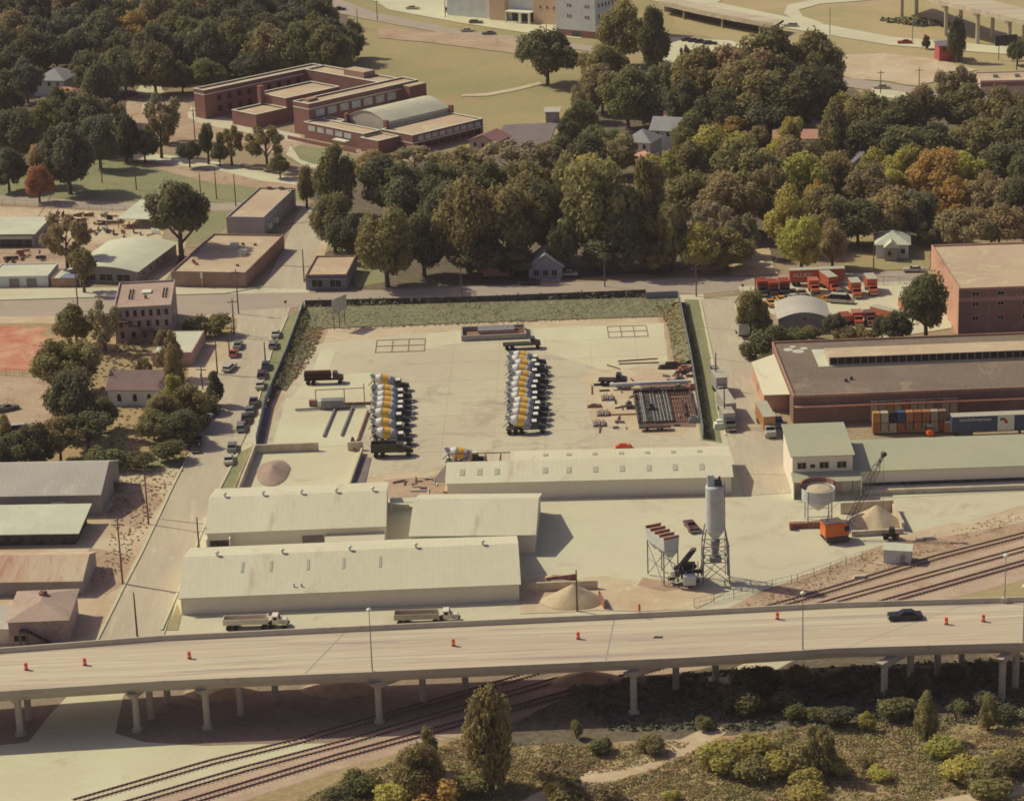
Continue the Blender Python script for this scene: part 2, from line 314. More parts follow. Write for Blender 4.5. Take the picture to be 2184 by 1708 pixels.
for k,(x0,y0,x1,y1) in enumerate([(430,926,500,930),(470,800,560,806),(500,720,590,728),(345,1108,450,1120),(273,1247,375,1264),(600,567,660,570),(600,480,680,470)]):
    strip('dark_line',[(x0,y0),((x0+x1)/2+4,(y0+y1)/2+1),(x1,y1)],.22,ZN['side_street']+.003,gLine)  # thin dark lines across the street
for x0,y0,x1,y1 in [(1500,762,1590,775),(1530,905,1650,925),(1500,700,1570,706),(1590,1012,1680,1014)]: strip('dark_line',[(x0,y0),(x1,y1)],.22,ZN['side_street']+.003,gLine)
for i in range(7):
    y=722+i*38; strip('slab_joint',[(860-i*5,y+18),(1420+i*6,y-2)],.07,ZN['yard_slab']+.006,gJnt)
for i in range(5):
    strip('slab_joint',[(970+i*96,728-i*2),(938+i*112,985-i*3)],.07,ZN['yard_slab']+.009,gJnt)
# ---------------------------------------------------------------- railway
RAIL=cmat('rail_steel',A(98,72,58),.6,.2,.2);SLEEP=cmat('sleeper',A(128,100,80),.9,0,.3)
def track(pts,label,dark):
    P=[G(*p) for p in pts];P=[p+Vector((0,0,ZL[0])) for p in P];t=thing('railway_track',label,'railway track',P[0],0,'railway tracks passing under the bridge')
    r1,r2,sl_=MB(),MB(),MB();O=P[0]
    for p,q in zip(P[:-1],P[1:]):
        d=(q-p);L=d.length;d.normalize();n=Vector((-d.y,d.x,0));p=p-O;q=q-O
        for b,s in ((r1,-.75),(r2,.75)):
            a=n*s;u=n*.09
            b.hexa([p+a-u,q+a-u,q+a+u,p+a+u],[v+Vector((0,0,.2)) for v in (p+a-u,q+a-u,q+a+u,p+a+u)])
        for k in range(int(L/.75)):
            c=p+d*(k*.75);sl_.hexa([c-n*1.3-d*.13,c+n*1.3-d*.13,c+n*1.3+d*.13,c-n*1.3+d*.13],[v+Vector((0,0,.05)) for v in (c-n*1.3-d*.13,c+n*1.3-d*.13,c+n*1.3+d*.13,c-n*1.3+d*.13)])
    r1.obj('rail',RAIL,t);r2.obj('rail',RAIL,t);sl_.obj('sleepers',SLEEP if dark else gTrk,t)
track([(250,1722),(520,1643),(743,1584),(1010,1505),(1248,1434),(1788,1281),(2240,1158)],'middle railway track with pale sleepers, next to the white concrete lot',False)
track([(370,1722),(721,1616),(891,1570),(1095,1513),(1450,1412),(1917,1277),(2240,1186)],'dark nearest railway track beside the scrub, running under the bridge',True)
track([(160,1712),(450,1628),(640,1582),(900,1506),(1230,1412),(1700,1281),(2000,1190),(2240,1128)],'faint rusty railway siding half buried, furthest of the tracks from the scrub',False)
# ---------------------------------------------------------------- buildings
def win_mesh(f,u,z,ww,hh,w,d,th=.06):
    b=MB()
    if f=='n': b.box(u-ww/2,u+ww/2,-th,.0,z,z+hh)
    if f=='f': b.box(u-ww/2,u+ww/2,d,d+th,z,z+hh)
    if f=='l': b.box(-th,.0,u-ww/2,u+ww/2,z,z+hh)
    if f=='r': b.box(w,w+th,u-ww/2,u+ww/2,z,z+hh)
    return b
def windows(root,w,d,specs):
    for s in specs:
        f,n,u0,u1,z,hh,ww=s[:7];mat=s[7] if len(s)>7 else GLASS;nm=s[8] if len(s)>8 else 'window'
        for i in range(n):
            u=u0+(u1-u0)*(i+.5)/n;o=win_mesh(f,u,z,ww,hh,w,d).obj(nm,mat,root)
            if nm=='window' and ww>=1.1:
                fr=MB();t=.1
                if f in 'nf':
                    y0,y1=((-.1,0) if f=='n' else (d,d+.1));a,b_=u-ww/2,u+ww/2
                    fr.box(a-t,a,y0,y1,z-t,z+hh+t).box(b_,b_+t,y0,y1,z-t,z+hh+t).box(a,b_,y0,y1,z-t,z).box(a,b_,y0,y1,z+hh,z+hh+t).box((a+b_)/2-.04,(a+b_)/2+.04,y0+.01,y1-.02 if f=='n' else y1-.01,z,z+hh)
                else:
                    x0,x1=((-.1,0) if f=='l' else (w,w+.1));a,b_=u-ww/2,u+ww/2
                    fr.box(x0,x1,a-t,a,z-t,z+hh+t).box(x0,x1,b_,b_+t,z-t,z+hh+t).box(x0,x1,a,b_,z-t,z).box(x0,x1,a,b_,z+hh,z+hh+t)
                fr.obj('frame',FRAME,o)
FRAME=cmat('window_frame',A(170,160,128),.7)
def B(name,label,cat,Apx,ang,w,d,h,wall,roofm,roof='flat',rise=2,over=.35,par=.6,group=None,wins=(),world=False,parent=None,z0=0,rw=None,lrise=0):
    loc=Vector((Apx[0],Apx[1],0)) if world else G(*Apx)
    if parent is None: root=thing(name,label,cat,loc+Vector((0,0,z0)),R_(ang),group)
    else: root=parent
    W=MB();Rf=MB();t=.14
    if roof=='flat':
        W.box(0,w,0,d,0,h-par);W.obj('wall',wall,root);p=.28
        MB().box(0,w,0,p,h-par,h).box(0,w,d-p,d,h-par,h).box(0,p,p,d-p,h-par,h).box(w-p,w,p,d-p,h-par,h).obj('parapet',rw or wall,root)
        Rf.box(p,w-p,p,d-p,h-par,h-par+.06).obj('roof',roofm,root)
    elif roof=='gx':      # ridge parallel to the front
        W.prism([(0,0),(d,0),(d,h),(d/2,h+rise-.02),(0,h)],0,w,'x').obj('wall',wall,root)
        k=rise/(d/2);o=over
        for s in (0,1):
            e=(-o,h-o*k) if s==0 else (d+o,h-o*k)
            pr=[(e[0],e[1]+.02),(d/2,h+rise+.02),(d/2,h+rise+.02+t),(e[0],e[1]+.02+t)]
            Rf.prism(pr,-o,w+o,'x')
        Rf.obj('roof',roofm,root)
    elif roof=='gy':
        W.prism([(0,0),(w,0),(w,h),(w/2,h+rise-.02),(0,h)],0,d,'y').obj('wall',wall,root)
        k=rise/(w/2);o=over
        for s in (0,1):
            e=(-o,h-o*k) if s==0 else (w+o,h-o*k)
            Rf.prism([(e[0],e[1]+.02),(w/2,h+rise+.02),(w/2,h+rise+.02+t),(e[0],e[1]+.02+t)],-o,d+o,'y')
        Rf.obj('roof',roofm,root)
    elif roof=='hip':
        W.box(0,w,0,d,0,h).obj('wall',wall,root);o=over;k=min(w,d)/2
        b=[(-o,-o,h),(w+o,-o,h),(w+o,d+o,h),(-o,d+o,h)];r=[(k,d/2,h+rise),(w-k,d/2,h+rise)] if w>=d else [(w/2,k,h+rise),(w/2,d-k,h+rise)]
        if w>=d: Rf.add(b+r,[(0,1,5,4),(1,2,5),(2,3,4,5),(3,0,4),(3,2,1,0)])
        else: Rf.add(b+r,[(0,1,4),(1,2,5,4),(2,3,5),(3,0,4,5),(3,2,1,0)])
        Rf.obj('roof',roofm,root)
    elif roof in('ay','ax'):
        q=w if roof=='ay' else d;L=d if roof=='ay' else w;n=12
        arc=[(q*i/n,h+rise*math.sin(math.pi*i/n)**.85 if 0<i<n else h) for i in range(n+1)]
        ax='y' if roof=='ay' else 'x'
        W.prism([(0,0)]+[(q,0)]+arc[::-1],0,L,ax).obj('wall',wall,root)
        ou=[(a+(-over if i==0 else over if i==n else 0),b+.15) for i,(a,b) in enumerate(arc)];inn=[(a,b+.02) for a,b in arc]
        Rf.prism(ou+inn[::-1],-over,L+over,ax).obj('roof',roofm,root)
    elif roof=='shed':    # slopes down towards the front by rise
        W.prism([(0,0),(d,0),(d,h+rise),(0,h)],0,w,'x').obj('wall',wall,root);k=rise/d;o=over
        Rf.prism([(-o,h-o*k+.02),(d+o,h+rise+o*k+.02),(d+o,h+rise+o*k+.02+t),(-o,h-o*k+.02+t)],-o,w+o,'x').obj('roof',roofm,root)
    windows(root,w,d,wins)
    return root
CR1=gmat('cream_roof',A(188,182,144),A(183,176,138),A(164,150,114),s=.06,t=(.6,.76),fs=.9,fine=.09,stretch=(1,.3,1),ridge=('X',.33,.025))
CRW=gmat('cream_wall',(.86,.80,.66,1),(.83,.77,.63,1),s=.1,fs=.5,fine=.07,ridge=('X',.5,.05))
GRW=gmat('grey_metal_wall',A(150,140,124),A(136,126,112),s=.2,fs=.6,fine=.15,ridge=('X',.5,.15))
GRR=gmat('green_roof',A(152,150,114),A(146,146,112),s=.06,fs=.5,fine=.06,ridge=('X',.4,.03))
BRN=gmat('brown_brick',A(152,120,96),A(134,102,80),s=.2,fs=2.2,fine=.25)
RED=gmat('red_brick',A(126,84,70),A(114,76,62),A(100,66,54),s=.08,fs=2,fine=.2)
RED2=gmat('russet_brick',A(118,90,68),A(104,78,60),A(132,102,80),s=.08,fs=2,fine=.25)
PNK=gmat('pink_brick',A(186,140,106),A(170,126,96),A(148,110,84),s=.06,fs=1.2,fine=.15)
TAN=gmat('tan_gravel_roof',A(174,154,116),A(164,142,108),A(182,168,124),s=.07,fs=1,fine=.12)
TAN2=gmat('pinkish_gravel_roof',A(162,140,114),A(152,130,106),A(146,118,94),s=.09,fs=1,fine=.14)
DKR=gmat('tar_gravel_roof',A(112,98,76),A(101,87,68),A(132,114,86),s=.06,fs=1.3,fine=.2)
WHR=gmat('white_roof',A(182,182,146),A(172,172,138),A(150,150,122),s=.12,t=(.6,.8),fs=.8,fine=.1)
GYR=gmat('grey_roof',A(166,160,136),A(158,152,130),A(174,168,138),s=.1,fs=.8,fine=.07,ridge=('X',.3,.04))
RST=gmat('rusty_roof',A(184,168,128),A(172,140,108),A(158,106,80),s=.12,fs=1,fine=.14,stretch=(3,.35,1))
SHG=gmat('brown_shingle',A(130,106,92),A(118,94,82),s=.3,fs=3,fine=.25)
SHB=gmat('grey_shingle',A(140,138,126),A(128,126,116),s=.3,fs=3,fine=.2)
WSD=gmat('white_siding',A(190,190,170),A(176,176,160),s=.3,fs=2,fine=.1)
STW=gmat('weathered_wall',A(170,150,132),A(140,122,108),A(118,100,90),s=.25,fs=1.6,fine=.25)
WHT=cmat('white_paint',A(196,196,160),.6,0,.08)
# long cream warehouses in front
def warehouse(label,a,b,yt,ridge,rise,roofm=CR1,wall=CRW,ang=None,name='warehouse'):
    p=G(*a);q=G(*b);w_=(q-p).length;an=math.degrees(math.atan2(q.y-p.y,q.x-p.x)) if ang is None else ang;h=hgt(*a,yt)
    r=G(ridge[0],ridge[1],h+rise);u=Vector((math.cos(R_(an)),math.sin(R_(an)),0));v=Vector((-u.y,u.x,0));d=2*(r-p).dot(v)
    return B(name,label,'warehouse',a,an,w_,d,h,wall,roofm,'gx',rise),w_,d,h
def slopez(d,h,rise,v): return h+rise*(1-abs(v-d/2)/(d/2))+.16
def ridge_vents(root,w_,d,h,rise,us,mat=STEEL):
    for u in us:
        z=slopez(d,h,rise,d/2);MB().tube((u,d/2,z-.1),(u,d/2,z+.55),.22,.22,10).lathe((u,d/2,z+.55),[(.42,0),(.38,.22),(.12,.38)],10).obj('roof_vent',mat,root)
SKY=cmat('skylight_panel',A(158,154,122),.4,0,.1)
def skylights(root,w_,d,h,rise,us,v0,v1,ww):
    for u in us:
        z0,z1=slopez(d,h,rise,v0)+.02,slopez(d,h,rise,v1)+.02
        MB().hexa([(u-ww/2,v0,z0),(u+ww/2,v0,z0),(u+ww/2,v1,z1),(u-ww/2,v1,z1)],[(u-ww/2,v0,z0+.06),(u+ww/2,v0,z0+.06),(u+ww/2,v1,z1+.06),(u-ww/2,v1,z1+.06)]).obj('skylight',SKY,root)
W1,w1,d1,h1=warehouse('longest cream metal warehouse, nearest to the highway bridge, with tall roof vents',(388,1312),(1108,1282),1275,(403,1189),2.9)
sx=w1/720.
ridge_vents(W1,w1,d1,h1,2.9,[(x-400)*w1/707 for x in (468,607,751,892,1035)],WHT)
skylights(W1,w1,d1,h1,2.9,[(x-392)*w1/712 for x in (517,578,657,733,811)],d1*.27,d1*.4,.5)
for x in (629,645): MB().tube(((x-388)*sx,1.6,h1),((x-388)*sx,1.6,h1+1.1),.15).obj('roof_pipe',STEEL,W1)
W3,w3,d3,h3=warehouse('cream metal warehouse with open loading bay, behind the longest one',(444,1181),(822,1166),1137,(452,1062),2.6)
ridge_vents(W3,w3,d3,h3,2.6,[w3*k for k in (.08,.3,.52,.72,.93)],WHT)
MB().box(.5,4.1,-.1,0,.05,2.6).obj('bay_shade',DARK,W3);each(MB().box(.0,.25,-2,-.1,0,3.6).box(4.2,4.45,-2,-.1,0,3.6),'bay_post',CRW,W3)  # dark panel on the wall stands in for the shade inside the bay
MB().box(17.6,21.6,-.1,0,.05,2.9).obj('loading_door',cmat('shutter',A(120,108,92),.8),W3);MB().hexa([(21.9,-3.2,2.5),(w3,-3.2,2.5),(w3,0,2.9),(21.9,0,2.9)],[(21.9,-3.2,2.62),(w3,-3.2,2.62),(w3,0,3.02),(21.9,0,3.02)]).obj('canopy',CR1,W3)
W2,w2,d2,h2=warehouse('square cream warehouse beside the batching lot, third of the cream ones',(878,1183),(1141,1181),1142,(900,1066),3.0)
for f_ in (.3,.7): MB().box(w2*f_,w2*f_+.05,-.05,0,0,h2-.1).obj('downpipe',CRW,W2)
# C: low pitched long shed with two rows of skylights; its left end has lost the far slope
pC=G(955,1068);hC=3.6;C_=thing('warehouse','long low cream shed with two rows of roof skylights, south side of the yard','warehouse',pC,R_(-1.8));wC=55.;dC=17.;rC=1.2
MB().prism([(0,0),(.2,0),(.2,hC),(0,hC)],0,wC,'x').prism([(dC-.2,0),(dC,0),(dC,hC),(dC-.2,hC)],12,wC,'x').obj('wall',CRW,C_)
each(MB().prism([(.2,0),(dC-.2,0),(dC-.2,hC),(dC/2,hC+rC-.05),(.2,hC)],wC-.2,wC,'x').prism([(.2,0),(dC/2,0),(dC/2,hC+rC-.05),(.2,hC)],0,.2,'x'),'end_wall',CRW,C_)
k=rC/(dC/2)
MB().prism([(-.4,hC-.4*k),(dC/2,hC+rC),(dC/2,hC+rC+.14),(-.4,hC-.4*k+.14)],-.4,wC+.4,'x').prism([(dC+.4,hC-.4*k),(dC/2,hC+rC),(dC/2,hC+rC+.14),(dC+.4,hC-.4*k+.14)],12,wC+.4,'x').obj('roof',CR1,C_)
skylights(C_,wC,dC,hC,rC,[2.8,6.2,9.6,19,23.6,28.8,34,39.2,44.3,49.5],2.8,5.2,.95);skylights(C_,wC,dC,hC,rC,[19,23.6,28.8,34,39.2,44.3,49.5],11.8,14,.95)
b=MB()
for u in (1,4,7,10,12): b.tube((u,dC,0),(u,dC,hC),.12);b.tube((u,dC,hC),(u,dC/2,hC+rC),.1)
b.tube((0,dC,hC),(12,dC,hC),.12);b.obj('bare_roof_frame',RUST,C_)
MB().add([(-.3,1,hC-.1),(-.3,dC/2,hC+rC-.1),(-3.2,dC/2-3,2.2),(-.3,1,hC-.25),(-.3,dC/2,hC+rC-.25),(-3.2,dC/2-3,2.05)],[(0,1,2),(5,4,3),(0,3,4,1),(1,4,5,2),(2,5,3,0)]).obj('end_canopy',cmat('dark_canopy',A(96,82,72),.8),C_)
# E: green roofed office with long wing
E_=B('office_building','two storey office with pale green roof and four dark windows beside the right street','building',(1690,1053),0,11.6,15.8,8.2-.6,CRW,GRR,'shed',.9,.4)
windows(E_,11.6,15.8,[('n',1,1.0,2.6,5.1,1.2,1.6),('n',1,3.4,4.4,5.2,.7,.9),('n',1,5.2,7,5.1,1.2,1.7),('n',1,8.6,10.4,5.1,1.2,1.7)])
MB().hexa([(-.3,-3.6,3.5),(13,-3.6,3.5),(13,0,4.3),(-.3,0,4.3)],[(-.3,-3.6,3.62),(13,-3.6,3.62),(13,0,4.42),(-.3,0,4.42)]).obj('canopy_roof',GRR,E_)
each(MB().box(-.2,0,-3.5,0,0,3.4).box(3.,3.15,-3.5,-3.3,0,3.4).box(12.7,12.9,-3.5,-3.3,0,3.4),'canopy_post',WHT,E_);MB().box(.8,9.6,-.06,0,0,3).obj('lower_wall',gmat('pinkish_wall',A(196,170,140),A(184,156,130)),E_)
EL=B('shed','long pale green roofed warehouse wing with raised loading dock','warehouse',(1690,1053),0,36,16,4.1,CRW,GRR,'shed',.5,.35);EL.location=G(1690,1053)+Vector((11.75,0,0));EL['category']='warehouse';EL.name='warehouse'
MB().box(1.8,36,-2.6,0,0,1.1).obj('loading_dock',CONC,EL)
MB().box(1.8,36,-.06,0,1.12,1.75).obj('dock_shade',DARK,EL)  # flat dark strip standing in for the shade inside the dock recess
# F: big dark flat roof with monitor
F_=B('warehouse','big brick warehouse with dark tar roof and long tan sawtooth skylight','warehouse',(1692,906),.6,78,38,6.4,RED2,DKR,'flat',par=.5,rw=gmat('coping_brick',A(160,122,92),A(140,104,78)))
F_.location=G(1692,906)
u0,v0=8,19.5
MB().hexa([(u0,v0,5.95),(77.6,v0,5.95),(77.6,v0+12.5,5.95),(u0,v0+12.5,5.95)],[(u0,v0+.01,6.12),(77.6,v0+.01,6.12),(77.6,v0+12.5,6.12),(u0,v0+12.5,6.12)]).obj('monitor_flashing',WHR,F_)
MB().hexa([(u0+2.2,v0+.6,6.14),(77.4,v0+.6,6.14),(77.4,v0+8.4,6.14),(u0+2.2,v0+8.4,6.14)],[(u0+2.2,v0+.6,7.95),(77.4,v0+.6,7.95),(77.4,v0+8.4,7.6),(u0+2.2,v0+8.4,7.6)]).obj('monitor_roof',TAN,F_)
b=MB();b2=MB()
for i in range(41):
    u=u0+2.5+i*1.64
    MB().box(u,u+1.4,v0+.48,v0+.59,6.4,7.8).obj('monitor_window',GLASS,F_)
MB().box(.2,78,-1.3,0,4.0,4.25).obj('ledge_canopy',gmat('orange_canopy',A(168,114,82),A(150,98,70)),F_)
MB().hexa([(-5.2,9,3.6),(0,6,4.6),(0,34,4.6),(-5.2,32,3.6)],[(-5.2,9,3.75),(0,6,4.75),(0,34,4.75),(-5.2,32,3.75)]).obj('lean_to_roof',CR1,F_);MB().box(-5,0,9.3,31.8,0,3.5).obj('lean_to_wall',PNK,F_)
for x,y in ((12,9),(13.3,10.2)): MB().box(x,x+.6,y,y+.6,5.96,6.6).obj('roof_hatch',DARK,F_)
for x,y,r in ((3,33,1.1),(5,31.5,1.3),(6.5,33.5,.9),(4.2,35,.7)):
    MB().lathe((x,y,5.965),[(r,0),(r*.9,.02)],9).obj('roof_patch',WHR,F_)
# G: tall pink brick storage
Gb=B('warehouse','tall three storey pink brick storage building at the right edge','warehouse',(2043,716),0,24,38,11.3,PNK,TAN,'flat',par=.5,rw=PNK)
windows(Gb,24,38,[('n',4,1,24,9.4,.9,1.5),('n',4,1,24,7,.9,1.4),('n',4,1,24,3.6,.9,1.4)]);MB().box(0,24,-.03,0,0,10.8).obj('shaded_facade',gmat('shaded_brick',A(136,100,80),A(122,90,72),A(150,116,94),s=.1,fs=2),Gb);MB().box(6.9,7.15,-.05,-.03,0,10.8).obj('wall_joint',BRN,Gb);MB().box(16.9,17.15,-.05,-.03,0,10.8).obj('wall_joint',BRN,Gb)  # front panel is browner brick with this face's shade put into its colour
MB().box(0.02,23.98,-.045,-.03,8.1,9.0).obj('painted_band',gmat('faded_paint',A(160,118,100),A(172,134,114),s=1.2,stretch=(2,1,1)),Gb)
# left side of town
H_=B('shop','flat roofed brown brick shop with two white rooftop units on the corner','building',(367,611),-11,19.5,37,4.0,BRN,TAN,'flat',par=.5)
for u,v in ((8.5,24),(12.5,18)):
    MB().box(u,u+2,v,v+1.6,3.55,4.8).obj('rooftop_unit',WHT,H_)
for u,v in ((3,9),(4,7.6),(2.2,10.6),(15,7),(14,27),(10.5,27.6)): MB().box(u,u+.7,v,v+.5,3.55,4.1).obj('roof_vent',RUST,H_)
MB().tube((8.1,-.35,.2),(8.1,-.35,4),.09).box(7.8,8.4,-.5,-.2,2.4,3.7).obj('wall_lamp',WHT,H_)
I_=B('shop','long narrow flat roofed building behind the brown brick shop','building',(485,502),-11,10.5,33,5.2,gmat('grey_wall',A(160,152,138),A(140,132,120)),TAN,'flat',par=.5)
for u in (2.5,6): MB().box(u,u+1.2,32,32.7,5.0,5.6).obj('chimney',RUST,I_)
for v in (3,9): MB().box(10.5,11.6,v,v+1.4,1.2,2.6).obj('wall_unit',WHT,I_)
BS=B('shop','small blue fronted brick shop with flat tan roof at the street corner','building',(653,619),-5,10.4,18,4.0,gmat('blue_grey_wall',A(120,122,124),A(108,108,110)),TAN,'flat',par=.45,rw=BRN)
windows(BS,10.4,18,[('n',2,.6,9.8,.8,1.8,2.8)]);MB().box(-.05,10.45,-1.4,0,2.9,3.05).obj('awning',DARK,BS)
J_=B('shop','white arched roof shop with glass front and small blue canopy','building',(150,602),-14,18.5,28,3.3,gmat('dark_shop_wall',A(130,118,108),A(116,104,96)),WHR,'ay',1.2,.5)
windows(J_,18.5,28,[('n',3,3,17,.8,1.7,3.6),('r',5,2,26,1.4,1,1)]);MB().box(-1,4.6,-4,0,2.2,2.4).obj('canopy',cmat('blue_canopy',A(110,120,130),.6),J_);each(MB().box(-.9,-.75,-3.9,-3.7,0,2.2).box(4.3,4.45,-3.9,-3.7,0,2.2),'canopy_post',WHT,J_)
K_=B('shop','low white garage with two wide doors by the left edge','building',(-20,614),-4,15,12,3.0,WSD,WHR,'flat',par=.3);windows(K_,15,12,[('n',2,4,13,.2,2.1,2.6,gmat('garage_door',A(120,112,96),A(100,92,80)),'garage_door')])
K2=B('shed','small brick shed attached right of the white garage','shed',(110,613),-6,6.6,9,2.4,BRN,WHR,'flat',par=.25)
L_=B('shed','open fronted white roofed shed at the far left behind the garage','shed',(-30,528),-6,13.5,16,3.6,GRW,WHR,'shed',.4,.5);MB().box(0.4,12.8,-.08,0,.1,2.6).obj('front_shade',DARK,L_);MB().box(.2,13,-.3,-.1,2.3,3.2).obj('front_board',WHR,L_)  # dark front panel stands in for the shade inside the shed
def roofonposts(label,a,ang,w_,d_,h_,roofm,rise=.5,cat='canopy',name='canopy'):
    t=thing(name,label,cat,G(*a),R_(ang));b=MB()
    for x in (.3,w_/2,w_-.3):
        for y in (.3,d_-.3): b.box(x-.1,x+.1,y-.1,y+.1,0,h_)
    each(b,'post',GRW,t);MB().hexa([(0,0,h_),(w_,0,h_),(w_,d_,h_+rise),(0,d_,h_+rise)],[(0,0,h_+.15),(w_,0,h_+.15),(w_,d_,h_+rise+.15),(0,d_,h_+rise+.15)]).obj('roof',roofm,t);return t
roofonposts('weathered white canopy roof over the scrap yard',(250,487),-12,11.5,20,2.6,WHR,.3)
# old three storey house with outside stairs
M_=B('apartment_house','derelict three storey brick house with rows of dark windows and rear fire stairs','building',(248,733),4,13.5,22,8.8,STW,TAN2,'flat',par=.5)
windows(M_,13.5,22,[('n',7,.4,13.2,6.4,1.5,.8),('n',6,.4,13.2,3.9,1.4,.8),('n',5,.4,13.2,1.2,1.5,.9),('r',6,2,20,6.2,1.3,.8),('r',6,2,20,3.6,1.3,.8)])
for u in (3.,3.7,11,11.7):
    for v in (8,10,12.2,14.4): MB().box(u,u+.4,v,v+.5,8.3,8.9).obj('roof_vent',DARK,M_)
MB().box(6,8.2,12,14.6,8.3,8.75).obj('roof_hatch',WHT,M_);MB().box(6.8,7.4,8,8.6,8.3,9.2).obj('chimney',RUST,M_)
b=MB()
for i,(z,u,du) in enumerate([(2.9,2,6),(5.6,8,-6)]):
    b.hexa([(u,-1.9,z-2.7),(u+du,-1.9,z),(u+du,-1.,z),(u,-1.,z-2.7)],[(u,-1.9,z-2.5),(u+du,-1.9,z+.2),(u+du,-1.,z+.2),(u,-1.,z-2.5)])
    b.box(u+du-.9,u+du+.9,-2,0-.01,z,z+.15)
for u in (1.6,8.6): b.box(u,u+.15,-2,-1.85,0,6.6)
b.obj('fire_stairs',WOOD,M_)
N_=B('shed','small white flat roofed brick store behind the derelict house','building',(326,782),-4,9.2,17,3.3,gmat('pale_brick',A(176,140,118),A(160,124,104)),WHR,'flat',par=.15)
# church
O_=B('church','white wooden church with brown shingle roof and arched windows among trees','church',(232,866),-7,14,8.6,3.9,WSD,SHG,'gx',2.9,.4)
for u in (2.5,6,9.2): MB().prism([(u-.45,1.1),(u+.45,1.1),(u+.45,2.3),(u+.22,2.75),(u,2.85),(u-.22,2.75),(u-.45,2.3)],-.07,0,'y').obj('window',GLASS,O_)
MB().box(11.9,15.4,-1.6,2.,0,5.2).obj('tower',WSD,O_);MB().add([(11.6,-1.9,5.2),(15.7,-1.9,5.2),(15.7,2.3,5.2),(11.6,2.3,5.2),(13.65,.2,8.2)],[(0,1,4),(1,2,4),(2,3,4),(3,0,4),(3,2,1,0)]).obj('spire',SHG,O_)
MB().box(13.2,14.1,-1.66,-1.6,2.2,3.6).obj('window',GLASS,O_);MB().box(12.6,14.6,4.5,7.6,0,5.6).obj('tower',WSD,O_);MB().add([(12.3,4.2,5.6),(14.9,4.2,5.6),(14.9,7.9,5.6),(12.3,7.9,5.6),(13.6,6,9.6)],[(0,1,4),(1,2,4),(2,3,4),(3,0,4),(3,2,1,0)]).obj('spire',SHG,O_)
# left warehouses by the street
P1=B('warehouse','grey metal barn with open gable end, first below the scrub on the left','warehouse',(-60,1104),-3,25.4,19,4.4,GRW,GYR,'gx',3.2,.35);MB().box(15.8,18.6,-.06,0,1.2,3).obj('loading_door',WHT,P1)
P2=B('warehouse','low white roofed open loading shed between the grey barn and rusty roof','warehouse',(-60,1165),-3,19.8,11,2.6,DARK,WHR,'shed',.9,1.0)
P3=B('warehouse','corrugated shed with rust streaked cream roof at the left edge','warehouse',(-60,1273),-3,20,13.5,2.9,GRW,RST,'gx',2.2,.4)
P4=B('house','small tan hip roofed office with dark outside stair beside the bridge','building',(22,1378),1,10,13,4.6,STW,TAN2,'hip',1.5,.5)
windows(P4,10,13,[('n',2,.6,3,.9,1,.8)]);MB().lathe((5,8,5.9),[(.7,0),(.8,.5),(.5,.8)],10).obj('roof_fan',RUST,P4)
b=MB();b.hexa([(3.4,-1.4,2.9),(7.6,-1.4,.1),(7.6,-.3,.1),(3.4,-.3,2.9)],[(3.4,-1.4,3.1),(7.6,-1.4,.3),(7.6,-.3,.3),(3.4,-.3,3.1)]);b.box(1.9,3.4,-1.4,-.01,2.9,3.1);b.box(2,2.15,-1.35,-1.2,0,2.9).box(3.2,3.35,-1.35,-1.2,0,2.9).obj('outside_stair',DARK,P4)
B('shed','low cream annex left of the tan roofed office','shed',(-40,1376),1,5.2,9,2.8,CRW,GYR,'shed',.4,.3)
# right: white house
WH=B('house','white cottage with hip roof and grey front porch on the grass hill','house',(1868,552),-8,8.2,9.6,3.8,WSD,WHR,'hip',2.4,.6)
MB().box(2.2,5.4,-2.6,0,.2,3.6).obj('porch',GRW,WH);MB().prism([(1.9,3.6),(5.7,3.6),(3.8,5.2)],-2.9,.6,'y').obj('porch_roof',WHR,WH);windows(WH,8.2,9.6,[('n',1,6,7.6,1.4,1.2,1)])
MB().box(3,3.8,-2.68,-2.6,1.6,2.6).obj('window',GLASS,WH)
QN=B('shed','pale arched metal workshop in front of the orange trucks','shed',(1660,710),-3,11.8,13.5,3.2,GRW,GYR,'ay',1.6,.3)
MB().lathe((6,0,3.3),[(.35,-.0),(.35,.08)],12,Vector((0,-1,0))).obj('round_vent',DARK,QN)
B('shed','tiny rust red shed with a white roof before the arched workshop','shed',(1714,708),0,2.4,1.6,1.5,RED,WHR,'shed',.2,.2)
